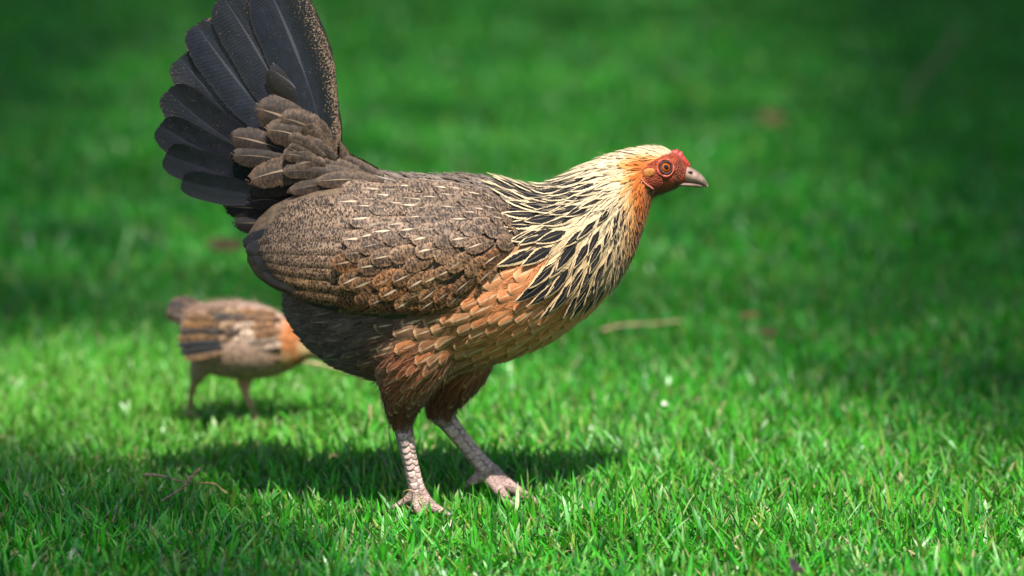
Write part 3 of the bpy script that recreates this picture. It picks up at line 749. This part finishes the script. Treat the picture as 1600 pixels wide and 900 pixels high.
# ---- tail
def bez(a_, m, c_, n):
    return [tuple((1 - t) ** 2 * a_[k] + 2 * t * (1 - t) * (2 * m[k] - 0.5 * (a_[k] + c_[k])) + t * t * c_[k] for k in (0, 1)) for t in np.linspace(0, 1, n)]
def direct(F, root, mid, tip, W_, ya, yb, col, alpha, mat, kind='tail', n=10, side=-1, camber=0.14, roll=0.12):
    pts = bez(root, mid, tip, n); cen, nr = [], []
    for i, (x, y) in enumerate(pts):
        u = i / (n - 1); yy = (ya + (yb - ya) * u) * PX
        p = P(x, y, yy)
        if side > 0: p = P(x, y, 0); p.y = -yy
        cen.append(p); nr.append(Vector((-roll, side, roll)).normalized())
    F.add(cen, nr, W_ * PX, kind, col, alpha, mat, camber=camber, cols=7)
TAIL = [((515, 250), (474, 110), (412, -34), 53, 1.0), ((500, 262), (424, 118), (343, -14), 45, 0.9), ((490, 270), (386, 145), (300, 30), 42, 0.7), ((482, 275), (362, 178), (276, 82), 39, 0.55),
        ((475, 282), (344, 208), (259, 133), 36, 0.4), ((470, 290), (334, 240), (249, 186), 33, 0.3), ((465, 298), (342, 266), (258, 232), 30, 0.2), ((468, 310), (366, 294), (284, 272), 24, 0.1)]
TF = Feathers(); TB = Feathers()
for side, F in ((-1, TF), (1, TB)):
    for i, (ro, mi, ti, w, al) in enumerate(TAIL):
        y0 = -30 + i * 7.0; y1 = -46 + i * 16
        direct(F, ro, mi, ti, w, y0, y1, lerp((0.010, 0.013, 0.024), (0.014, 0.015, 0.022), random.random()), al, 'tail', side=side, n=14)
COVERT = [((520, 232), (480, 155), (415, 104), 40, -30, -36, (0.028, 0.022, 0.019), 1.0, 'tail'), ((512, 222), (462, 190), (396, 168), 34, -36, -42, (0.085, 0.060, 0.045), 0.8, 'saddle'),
          ((520, 238), (485, 200), (434, 184), 23, -40, -48, (0.144, 0.104, 0.072), 0.5, 'saddle'), ((518, 250), (470, 214), (412, 203), 24, -46, -54, (0.158, 0.112, 0.076), 1.0, 'saddle'),
          ((484, 252), (420, 226), (356, 212), 21, -40, -46, (0.085, 0.060, 0.045), 0.8, 'saddle'), ((470, 262), (420, 246), (358, 243), 20, -44, -50, (0.086, 0.065, 0.049), 0.6, 'saddle'),
          ((500, 285), (450, 286), (388, 300), 20, -50, -50, (0.056, 0.040, 0.028), 0.3, 'saddle'), ((560, 268), (470, 262), (384, 284), 25, -62, -66, (0.173, 0.122, 0.086), 1.0, 'saddle'),
          ((480, 338), (410, 326), (346, 324), 20, -34, -30, (0.037, 0.028, 0.022), 1.0, 'saddle'), ((480, 345), (420, 348), (362, 348), 18, -40, -34, (0.031, 0.024, 0.019), 0.5, 'saddle'),
          ((545, 288), (500, 288), (448, 300), 13, -74, -78, (0.158, 0.115, 0.079), 0.6, 'saddle'), ((575, 280), (540, 262), (520, 214), 17, -20, -14, (0.144, 0.104, 0.076), 0.6, 'saddle'),
          ((590, 282), (520, 272), (440, 268), 16, -66, -72, (0.166, 0.122, 0.090), 1.0, 'saddle'), ((600, 284), (548, 280), (490, 284), 14, -76, -82, (0.180, 0.130, 0.094), 1.0, 'saddle'),
          ((470, 330), (425, 312), (384, 318), 17, -42, -42, (0.043, 0.031, 0.025), 0.4, 'saddle'), ((600, 276), (570, 268), (534, 246), 14, -34, -30, (0.173, 0.130, 0.094), 0.6, 'saddle')]
TC = Feathers()
for side, F in ((-1, TC), (1, TB)):
    for ro, mi, ti, w, ya, yb, c_, al, m in COVERT: c_ = (c_[0] * 0.6, c_[1] * 0.54, c_[2] * 0.48); direct(F, ro, mi, ti, w, ya, yb, c_, al, m, 'round', 9, side, 0.3, 0.25)
for k in range(16):
    an = R(172 + 62 * random.random()); ln = random.uniform(46, 84); rx, ry = 515 + random.uniform(-14, 12), 252 + random.uniform(-8, 26)
    tx, ty = rx + ln * math.cos(an), ry + ln * math.sin(an) * 0.95
    direct(TC, (rx, ry), ((rx + tx) / 2 - 3, (ry + ty) / 2 - 5), (tx, ty), random.uniform(12, 17), -50 - k * 1.3, -58 - k * 1.3, (0.10, 0.065, 0.041), random.uniform(0.2, 1), 'saddle', 'round', 8, -1, 0.3, 0.25)
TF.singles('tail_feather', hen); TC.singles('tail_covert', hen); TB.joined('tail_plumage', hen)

# ---- soft strands over face rim, neck, belly and thighs
def strands(me, bvh, field, n_try, fn, name, parent, sc=1.0, colfn=None, size=None):
    V, F, C = [], [], []
    for p, x, y in scatter(me, lambda x, y, n, p: fn(x, y), n_try):
        L, w, lift = (k * PX * sc for k in (size or strand_size)(x, y)); r = lay(bvh, p, L * random.uniform(0.6, 1.3), field, 4, 0.0, lift * random.uniform(0.3, 1.5), random.uniform(-0.35, 0.35))
        if r is None: continue
        cen, nr = r; c_ = colfn(x, y); g = random.uniform(0.6, 1.35); c_ = (c_[0] * g, c_[1] * g, c_[2] * g, 1); b0 = len(V)
        for i, q in enumerate(cen):
            t = (cen[min(i + 1, 3)] - cen[max(i - 1, 0)]).normalized(); s_ = nr[i].cross(t).normalized() * w * (1, 0.9, 0.6, 0.1)[i]; V += [q - s_, q + s_]; C += [c_, c_]
        for i in range(3): F.append((b0 + 2 * i, b0 + 2 * i + 1, b0 + 2 * i + 3, b0 + 2 * i + 2))
    me2 = pydata(V, F); set_col(me2, C); o = link(name, me2, MAT['down'], parent); o['kind'] = 'stuff'; return len(F)
def strand_size(x, y):
    if y > 570: return 26, 0.8, 7
    if x > 960: return 20, 0.7, 5
    return 30, 0.8, 8
def sdens(x, y):
    if inside(FACE, x, y): return 4.5 if y > 285 else None
    if x > 1060 or y > 650: return None
    if inside(HACK, x, y) and x > 955: return 3.0
    if y > 575: return 4.0
    if region(x, y) == 'fluff_feather': return 5.0
    if y < 300 or region(x, y) == 'belly_feather': return 9.0
    return None
def scol(x, y):
    if inside(FACE, x, y): return (0.14, 0.05, 0.025)
    return plume(x, y)
def ncol(x, y):
    c_ = plume(x, y)
    if random.random() < 0.22 * ss(985, 940, x): return (0.03, 0.025, 0.025)
    return c_
print('neck barbs', strands(body_me, BV, FLD, 40000, lambda x, y: (9.5 if inside(HACK, x, y) and not inside(FACE, x, y) and x < 1040 else None), 'neck_barbs', hen, colfn=ncol, size=lambda x, y: (26 + 34 * ss(1010, 880, x), 0.7, 5 + 6 * ss(1000, 900, x))))
print('breast barbs', strands(body_me, BV, FLD, 30000, lambda x, y: (16 if region(x, y) in ('breast_feather', 'belly_feather') and y < 600 else None), 'breast_barbs', hen, colfn=lambda x, y: tuple(min(1, k * 1.15) for k in plume(x, y)), size=lambda x, y: (24, 0.6, 7)))
print('strands', strands(body_me, BV, FLD, 60000, sdens, 'down', hen, colfn=scol))

# ---- head
def on_body(px, py, out=0.0):
    d = ray(px, py).normalized(); loc, nm, _, _ = BV.ray_cast(CAM, d); return loc + nm * out * PX, nm
def both(name, mesh_fn, mat, parent=None):
    res = []
    for s in (-1, 1):
        v, f = mesh_fn()
        if s > 0: v = [Vector((q.x, -q.y, q.z)) for q in v]; f = [g[::-1] for g in f]
        res.append(link(name, pydata(v, f), MAT[mat], hen if parent is None else parent[0 if s < 0 else 1]))
    return res
ec, en = on_body(1040, 262)
eyes = both('eye', lambda: ellipsoid(ec - en * 4 * PX, (8.6 * PX, 7.2 * PX, 8.6 * PX), 20, 14), 'iris')
e2, _ = on_body(1040.5, 262)
both('pupil', lambda: ellipsoid(ec + en * 2.2 * PX, (4.2 * PX, 1.6 * PX, 4.2 * PX), 16, 10), 'pupil', eyes)
def ring(c_, n_, r, tr, sq=1.0, seg=28, lump=0.0):
    a_ = n_.orthogonal().normalized(); b_ = n_.cross(a_).normalized(); vs, fs = [], []
    for i in range(seg):
        t = 2 * math.pi * i / seg; d = a_ * math.cos(t) + b_ * math.sin(t); cc = c_ + d * r
        q = tr * (1 + lump * math.sin(5 * t + r * 9e4) * 0.5 + lump * random.uniform(-0.4, 0.4))
        for k in range(8):
            s = 2 * math.pi * k / 8; vs.append(cc + (d * math.cos(s) + n_ * math.sin(s) * sq) * q)
    for i in range(seg):
        for k in range(8): fs.append((i * 8 + k, i * 8 + (k + 1) % 8, ((i + 1) % seg) * 8 + (k + 1) % 8, ((i + 1) % seg) * 8 + k))
    return vs, fs
both('eyelid', lambda: ring(ec + en * 0.5 * PX, en, 9.4 * PX, 1.7 * PX, 0.9, lump=0.3), 'pupil' if False else 'nostril', eyes)
both('eye_ring', lambda: ring(ec - en * 0.5 * PX, en, 13.2 * PX, 1.9 * PX, 0.45, lump=1.0), 'lid', eyes)
def blob(px, py, rx, rz, ry, out=0.0, rot=0.0):
    c_, n_ = on_body(px, py, out); v, f = ellipsoid((0, 0, 0), (rx * PX, ry * PX, rz * PX), 16, 10)
    m = Matrix.Rotation(rot, 3, 'Y'); return [c_ + m @ q + Vector((0, 0, 0)) for q in v], f
both('earlobe', lambda: blob(1013, 270, 11, 7, 2.6, -0.6, R(-15)), 'earlobe')
both('ear_rim', lambda: tube([on_body(*q, 1.2)[0] for q in ((1001, 279), (1007, 286), (1014, 291), (1021, 295))], [0.8 * PX, 1.5 * PX, 1.8 * PX, 1.2 * PX], 8, n=9), 'wattle')
# comb: a low toothed ridge
cv, cf = [], []; cps = [(1050, 236, 4), (1054, 236, 6), (1058, 236, 8), (1061, 240, 4), (1064.5, 240, 8), (1067, 246, 5), (1070, 249, 6), (1073, 255, 4)]
parts = []
for x, y, r in cps: parts.append(ellipsoid(P(x, y + 3, 0), (3.4 * PX, 5.5 * PX, (r * 0.9) * PX), 10, 8))
parts.append(chain([(1040, 238, 0, 3), (1056, 241, 0, 6), (1070, 254, 0, 6), (1078, 262, 0, 3)], 8))
link('comb', fused(parts, 0.0009, 1), MAT['comb'], hen)
# beak
def beak_mesh(rows):
    v, f = loft(rows, 0.0, 22, 20); return v, f
up = [(1070, 257, 1066, 284, 17), (1078, 261, 1077, 285, 15), (1086, 265, 1087, 286.5, 12), (1095, 272, 1096, 289, 8.5), (1103, 281, 1102, 292, 4.5), (1107, 290, 1105.5, 294, 1.2)]
lowr = [(1058, 282, 1058, 291, 17), (1072, 283, 1070, 291.5, 13.5), (1085, 284.5, 1083, 292.5, 10), (1096, 287.5, 1094, 293, 5.5), (1101, 290, 1100, 292.5, 1.5)]
v, f = beak_mesh(up); bu = link('beak', pydata(v, f), MAT['beak'], hen)
v, f = beak_mesh(lowr); link('mandible', pydata(v, f), MAT['beak_low'], hen)
for s in (-1, 1):
    v, f = ellipsoid(P(1079, 269, s * 14.6 * PX), (4.2 * PX, 1.4 * PX, 1.7 * PX), 10, 6); link('nostril', pydata(v, f), MAT['nostril'], bu)
# scutes on the shanks
def scutes(pts, off):
    A = crom(pts, 16); C = [P(a_[0], a_[1], a_[2] * PX) for a_ in A]
    for i in range(4, 14):
        t = (C[i + 1] - C[i - 1]).normalized(); f_ = Vector((0.45, -0.88, 0.1)); f_ = (f_ - t * f_.dot(t)).normalized(); sd = t.cross(f_)
        for row, (p0, hw_) in enumerate(((-34, 36), (36, 34))):
            vs = []; sh = 0.5 * row + random.uniform(-0.15, 0.15); r0 = A[i][3] * PX; ln = (C[i + 1] - C[i]).length
            for a_ in range(4):
                u = a_ / 3; wd = hw_ * (0.82, 1.0, 0.95, 0.62)[a_] * random.uniform(0.92, 1.05)
                for b_ in range(5):
                    ph_ = R(p0 + wd * (b_ / 2 - 1)); bow = 1.008 + 0.012 * u - 0.02 * (b_ / 2 - 1) ** 2
                    vs.append(C[i] + t * ln * (sh + u * 1.12 - 0.12 * (b_ / 2 - 1) ** 2 * u) + (f_ * math.cos(ph_) + sd * math.sin(ph_)) * r0 * bow)
            o = link('scute', pydata(vs, [(a_ * 5 + b_, a_ * 5 + b_ + 1, a_ * 5 + b_ + 6, a_ * 5 + b_ + 5) for a_ in range(3) for b_ in range(4)]), MAT[random.choice(('scute', 'scute', 'scute_dark'))], body)
            m_ = o.modifiers.new('thick', 'SOLIDIFY'); m_.thickness = 0.00025
scutes(NEAR_SHANK, 0); scutes(FAR_SHANK, 0)
for q in (((698, 803, -56, 5), (706, 806, -60, 3.5), (713, 811, -63, 0.8)), ((690, 799, -14, 5), (698, 801, -8, 3.5), (705, 806, -4, 0.8)), ((661, 808, -72, 5), (665, 813, -79, 3), (668, 818, -84, 0.8)), ((620, 790, -36, 4), (612, 794, -34, 3), (605, 799, -32, 0.8)),
          ((838, 785, 36, 5), (846, 789, 34, 3.5), (854, 795, 32, 0.8)), ((796, 783, 0, 5), (802, 789, -6, 3.5), (807, 796, -12, 0.8)), ((824, 766, 100, 5), (833, 769, 106, 3.5), (842, 774, 110, 0.8)), ((730, 757, 40, 4.5), (723, 762, 38, 3), (717, 768, 36, 0.8))):
    v, f = chain(q, 7, 8); link('claw', pydata(v, f), MAT['claw'], hen)

# ================================================================== CHICK
CY = 0.35; CS = (CY + 3) / 3
chick = empty('chick', P(350, 652, CY)); tag(chick, 'young tan and brown chick pecking behind the hen, its head hidden', 'chick')
CB = [(282, 490, 284, 540, 12), (300, 480, 298, 562, 36), (330, 473, 328, 584, 52), (370, 471, 374, 592, 58), (405, 476, 418, 590, 55), (432, 487, 448, 581, 46), (455, 499, 468, 570, 34), (475, 510, 484, 560, 24), (496, 520, 500, 562, 20), (520, 526, 518, 566, 21), (540, 532, 535, 564, 18), (552, 544, 548, 562, 8)]
def cchain(pts, n=None): return tube([P(a_, b_, CY + c_ * PX * CS) for a_, b_, c_, _ in pts], [r * PX * CS for *_, r in pts], 10, 1.0, n)
CL = [cchain([(322, 555, -22, 26), (312, 578, -16, 17), (304, 598, 0, 8), (299, 616, 20, 5.8), (297, 644, 44, 5.2)], 10), cchain([(297, 644, 44, 5), (312, 652, 42, 3.5), (324, 657, 40, 2)], 5), cchain([(297, 644, 44, 5), (308, 655, 24, 3.5), (316, 663, 10, 2)], 5), cchain([(297, 644, 44, 4.5), (287, 649, 48, 3), (279, 652, 50, 2)], 5),
      cchain([(388, 562, 18, 26), (383, 588, 18, 16), (382, 606, 16, 8.5), (390, 630, 14, 5.5), (402, 656, 12, 5)], 10), cchain([(402, 656, 12, 5), (416, 662, 10, 3.5), (428, 666, 8, 2)], 5), cchain([(402, 656, 12, 5), (412, 667, -6, 3.5), (418, 673, -18, 2)], 5), cchain([(402, 656, 12, 4.5), (392, 660, 16, 3), (384, 662, 18, 2)], 5)]
cme = fused([loft(CB, CY, 50, 32)] + CL, 0.0022, 2)
def cpix(p): return pix(Vector((p.x, CY, p.z)))
def chick_col(x, y):
    tan = (0.40, 0.25, 0.175); c_ = lerp(tan, (0.54, 0.38, 0.29), ss(560, 500, y) * 0.7)
    c_ = lerp(c_, (0.46, 0.155, 0.045), ss(46, 22, math.hypot(x - 470, (y - 528) * 0.7))); c_ = lerp(c_, (0.60, 0.42, 0.20), ss(28, 8, math.hypot(x - 485, y - 540)))
    c_ = lerp(c_, (0.42, 0.24, 0.10), ss(22, 6, math.hypot(x - 445, y - 555)))
    c_ = lerp(c_, (0.17, 0.10, 0.06), ss(345, 300, x) * ss(520, 480, y)); c_ = lerp(c_, (0.38, 0.24, 0.17), ss(565, 595, y)); return c_
cc = []
for v in cme.vertices:
    x, y = cpix(v.co); c_ = chick_col(x, y)
    if y > 596: c_ = (0.58, 0.30, 0.20)
    cc.append((*c_, 0))
set_col(cme, cc); link('body', cme, MAT['body'], chick); cme.calc_loop_triangles()
CBV = BVHTree.FromPolygons([v.co.copy() for v in cme.vertices], [tuple(p.vertices) for p in cme.polygons])
CW = Feathers(); CT = Feathers()
def cdirect(F, root, tip, W_, ya, yb, col, al, mat, n=7, kind='round'):
    pts = bez(root, ((root[0] + tip[0]) / 2, (root[1] + tip[1]) / 2 - 3), tip, n)
    F.add([P(x, y, CY + (ya + (yb - ya) * i / (n - 1)) * PX) for i, (x, y) in enumerate(pts)], [Vector((-0.1, -1, 0.25)).normalized()] * n, W_ * PX, kind, col, al, mat, camber=0.25)
br, bk, tn = (0.22, 0.105, 0.04), (0.02, 0.02, 0.026), (0.36, 0.24, 0.16)
for k, tp in enumerate(((257, 487), (259, 476), (266, 468), (277, 465), (288, 468))): cdirect(CT, (326, 512), tp, 16, -8 + 4 * k, -12 + 6 * k, ((0.10, 0.065, 0.045), (0.05, 0.04, 0.04), (0.12, 0.075, 0.05), (0.07, 0.05, 0.042), (0.14, 0.085, 0.05))[k], 0.3, 'back')
for k, (ro, ti, c_) in enumerate((((335, 500), (290, 497), (0.24, 0.125, 0.05)), ((338, 509), (283, 508), (0.30, 0.15, 0.055)), ((340, 518), (278, 519), (0.07, 0.05, 0.04)), ((342, 527), (275, 530), (0.28, 0.15, 0.06)), ((345, 536), (275, 541), (0.03, 0.03, 0.036)), ((348, 544), (278, 552), (0.025, 0.025, 0.03)), ((352, 552), (285, 561), (0.30, 0.18, 0.09)))):
    cdirect(CW, ro, ti, 9, -62 - k * 1.5, -56 - k * 1.5, c_, 0.0, 'back')
for r_ in range(4):
    for q in range(8):
        x = 332 + r_ * 23 + (q % 2) * 9; y = 489 + q * 9.3 + r_ * 1.5
        if r_ == 4 and q > 5: continue
        c_ = (0.19, 0.11, 0.06) if r_ == 0 else (0.60, 0.44, 0.33)
        if r_ == 0 and q % 2: c_ = (0.05, 0.04, 0.035)
        d = abs((x - 395) * 0.66 - (y - 500) * 0.75) / 1.0
        if r_ >= 2 and d < 9: c_ = (0.26, 0.13, 0.055)
        if q >= 5 and r_ < 3: c_ = (0.045, 0.036, 0.034)
        if r_ == 1 and q < 5: c_ = ((0.30, 0.19, 0.11), (0.10, 0.065, 0.045))[q % 2]
        if q >= 6 and r_ >= 3: c_ = (0.30, 0.19, 0.12)
        g_ = random.uniform(0.8, 1.2); c_ = tuple(k * g_ for k in c_)
        cdirect(CW, (x + 30, y - 3 + q * 0.4), (x - 14, y + 3), 9.5, -60 - r_ * 1.0 + abs(q - 3.5) ** 1.6 * 1.6, -66 + abs(q - 3.5) ** 1.6 * 1.6, c_, 0.0, 'back')
wroot = cme
wv, wf = ellipsoid((0, 0, 0), (50 * PX * CS, 9 * PX * CS, 34 * PX * CS), 18, 12); wc = P(385, 522, CY - 47 * PX)
wm = pydata([wc + Matrix.Rotation(R(8), 3, 'Y') @ q for q in wv], wf); set_col(wm, [(0.30, 0.2, 0.13, 0)] * len(wm.vertices)); cwing = link('wing', wm, MAT['body'], chick)
CW.singles('wing_feather', cwing); CT.singles('tail_feather', chick)
wm2 = pydata([Vector((q.co.x, 2 * CY - q.co.y, q.co.z)) for q in wm.vertices], [tuple(p.vertices)[::-1] for p in wm.polygons]); set_col(wm2, [(0.30, 0.2, 0.13, 0)] * len(wm2.vertices)); link('wing', wm2, MAT['body'], chick)
CF = Field([(300, 490, -1, -0.2), (400, 490, -1, 0.1), (400, 560, -1, 0.3), (460, 530, -0.9, 0.4), (320, 580, -0.5, 0.8), (385, 590, -0.2, 1)])
def strand_size(x, y): return 26, 1.0, 8
print('chick down', strands(cme, CBV, CF, 15000, lambda x, y: 4.5 if y < 592 else None, 'down', chick, CS, chick_col))
v, f = loft([(548, 543, 546, 560, 8), (558, 549, 556, 562, 5), (567, 558, 566, 562, 1.2)], CY, 8, 12); link('beak', pydata(v, f), MAT['beak'], chick)
for s in (-1, 1):
    v, f = ellipsoid(P(530, 543, CY + s * 18.5 * PX * CS), (4 * PX, 2.5 * PX, 4 * PX), 10, 8); link('eye', pydata(v, f), MAT['pupil'], chick)

# ================================================================== LITTLE THINGS IN THE GRASS
simple_mat('twig', (0.27, 0.17, 0.12), 0.7, 0.2, 0.5, 150, 0.5)
simple_mat('straw', (0.42, 0.27, 0.12), 0.6, 0.3, 0.35, 120, 0.3)
simple_mat('pink_straw', (0.48, 0.29, 0.19), 0.6, 0.3, 0.3, 120, 0.3)
simple_mat('petal', (0.60, 0.58, 0.52), 0.6, 0.3, 0.05, 100)
simple_mat('dead_leaf', (0.085, 0.06, 0.025), 0.7, 0.2, 0.4, 60, 0.4)
simple_mat('dark_leaf', (0.045, 0.03, 0.035), 0.6, 0.3, 0.4, 80, 0.4)
def stick(name, pts, mat, r, label, cat, group=None):
    A = [GP(x, y, z) for x, y, z in pts]; root = A[0].copy()
    rr = [r * (1 - 0.45 * i / (len(A) - 1)) for i in range(len(A))]
    n = 5 * len(A); v, f = tube(A, rr, 7, n=n)
    for i in range(n):
        k = 1 + random.uniform(-0.18, 0.25)
        c_ = sum((v[i * 7 + j] for j in range(7)), Vector()) / 7
        for j in range(7): v[i * 7 + j] = c_ + (v[i * 7 + j] - c_) * k
    tag(link(name, pydata(v, f), MAT[mat]), label, cat, group)
stick('twig', [(224, 742, 0.024), (248, 743, 0.025), (275, 750, 0.024), (296, 757, 0.02)], 'twig', 0.0013, 'thin grey-brown twig lying nearly level under a crossing twig, left foreground grass', 'twig', 'crossed twigs in the grass')
stick('twig', [(313, 732, 0.03), (298, 747, 0.028), (284, 763, 0.024), (252, 783, 0.018)], 'twig', 0.0013, 'thin orange-tipped twig slanting down across the level twig in the grass', 'twig', 'crossed twigs in the grass')
stick('straw_stem', [(312, 755, 0.02), (335, 756, 0.02), (348, 766, 0.016), (356, 771, 0.014)], 'straw', 0.0008, 'bent straw stem just beside the crossed twigs', 'straw')
stick('straw_stem', [(940, 516, 0.024), (975, 508, 0.028), (1020, 506, 0.027), (1066, 501, 0.026)], 'pink_straw', 0.0017, 'long blurred reddish straw stem lying in the grass ahead of the hen\'s breast', 'straw')
stick('straw_stem', [(474, 566, 0.045), (505, 570, 0.045), (540, 580, 0.04), (580, 594, 0.03)], 'pink_straw', 0.0011, 'blurred pink straw stem between the chick\'s breast and the hen\'s belly', 'straw')
stick('straw_stem', [(576, 690, 0.0), (577, 665, 0.012), (579, 632, 0.03)], 'pink_straw', 0.0016, 'short upright pinkish straw behind the hen\'s near leg', 'straw')
stick('straw_stem', [(638, 768, 0.015), (622, 735, 0.035), (610, 700, 0.05), (606, 640, 0.08)], 'twig', 0.0004, 'hair-thin dry stem rising beside the hen\'s near shank', 'straw')
stick('straw_stem', [(625, 760, 0.012), (602, 722, 0.02), (585, 690, 0.022)], 'twig', 0.0006, 'thin dry stem leaning away behind the hen\'s near foot', 'straw')
stick('straw_stem', [(632, 790, 0.01), (630, 770, 0.025), (644, 768, 0.028), (640, 800, 0.006)], 'straw', 0.0006, 'pale looped dry blade at the heel of the hen\'s near foot', 'straw')
stick('twig', [(1495, 50, 0.04), (1470, 90, 0.05), (1425, 135, 0.04), (1418, 165, 0.03)], 'twig', 0.003, 'blurred fallen stick far back near the upper right corner', 'twig')
def leaf(name, px, py, z, ln, wd, yaw, tilt, mat, label, cat, fold=0.3):
    c_ = GP(px, py, z); vs, fs = [], []; n = 9
    for i in range(n):
        u = i / (n - 1); w = wd * math.sin(math.pi * min(1, u * 0.94 + 0.03)) ** 0.8
        for k in range(5):
            v_ = -1 + k / 2; vs.append(Vector(((u - 0.5) * ln, v_ * w, fold * abs(v_) ** 1.3 * w + 0.18 * ln * (u - 0.5) ** 2 + random.uniform(-1, 1) * wd * 0.04)))
    fs = [(i * 5 + k, i * 5 + k + 1, (i + 1) * 5 + k + 1, (i + 1) * 5 + k) for i in range(n - 1) for k in range(4)]
    m = Matrix.Rotation(yaw, 3, 'Z') @ Matrix.Rotation(tilt, 3, 'X'); me = pydata([c_ + m @ q for q in vs], fs)
    o = link(name, me, MAT[mat]); s = o.modifiers.new('thick', 'SOLIDIFY'); s.thickness = 0.0005; tag(o, label, cat)
leaf('petal', 1037, 632, 0.020, 0.011, 0.0026, 0.9, 0.6, 'petal', 'small white petal caught in the grass ahead of the hen', 'petal', 0.5)
leaf('dead_leaf', 1240, 886, 0.02, 0.016, 0.007, 1.2, 0.8, 'dark_leaf', 'small dark shrivelled leaf at the bottom edge of the grass', 'leaf')
leaf('dead_leaf', 1170, 494, 0.016, 0.034, 0.004, 0.7, 0.7, 'dead_leaf', 'blurred brown fallen leaf beyond the long reddish straw', 'leaf')
leaf('dead_leaf', 1203, 520, 0.014, 0.022, 0.004, -0.4, 0.8, 'dead_leaf', 'smaller blurred reddish leaf just below the brown fallen leaf', 'leaf')
leaf('dead_leaf', 1205, 186, 0.03, 0.045, 0.012, 0.5, 0.9, 'dead_leaf', 'blurred pale tan leaf on the lawn far behind, above the beak', 'leaf')
leaf('dead_leaf', 352, 384, 0.05, 0.04, 0.010, 0.1, 0.8, 'dead_leaf', 'blurred yellow-brown leaf on the lawn beside the hen\'s wing tip', 'leaf')
print('tris', sum(len(o.data.loop_triangles) or len(o.data.polygons) for o in COL.objects if o.type == 'MESH'))
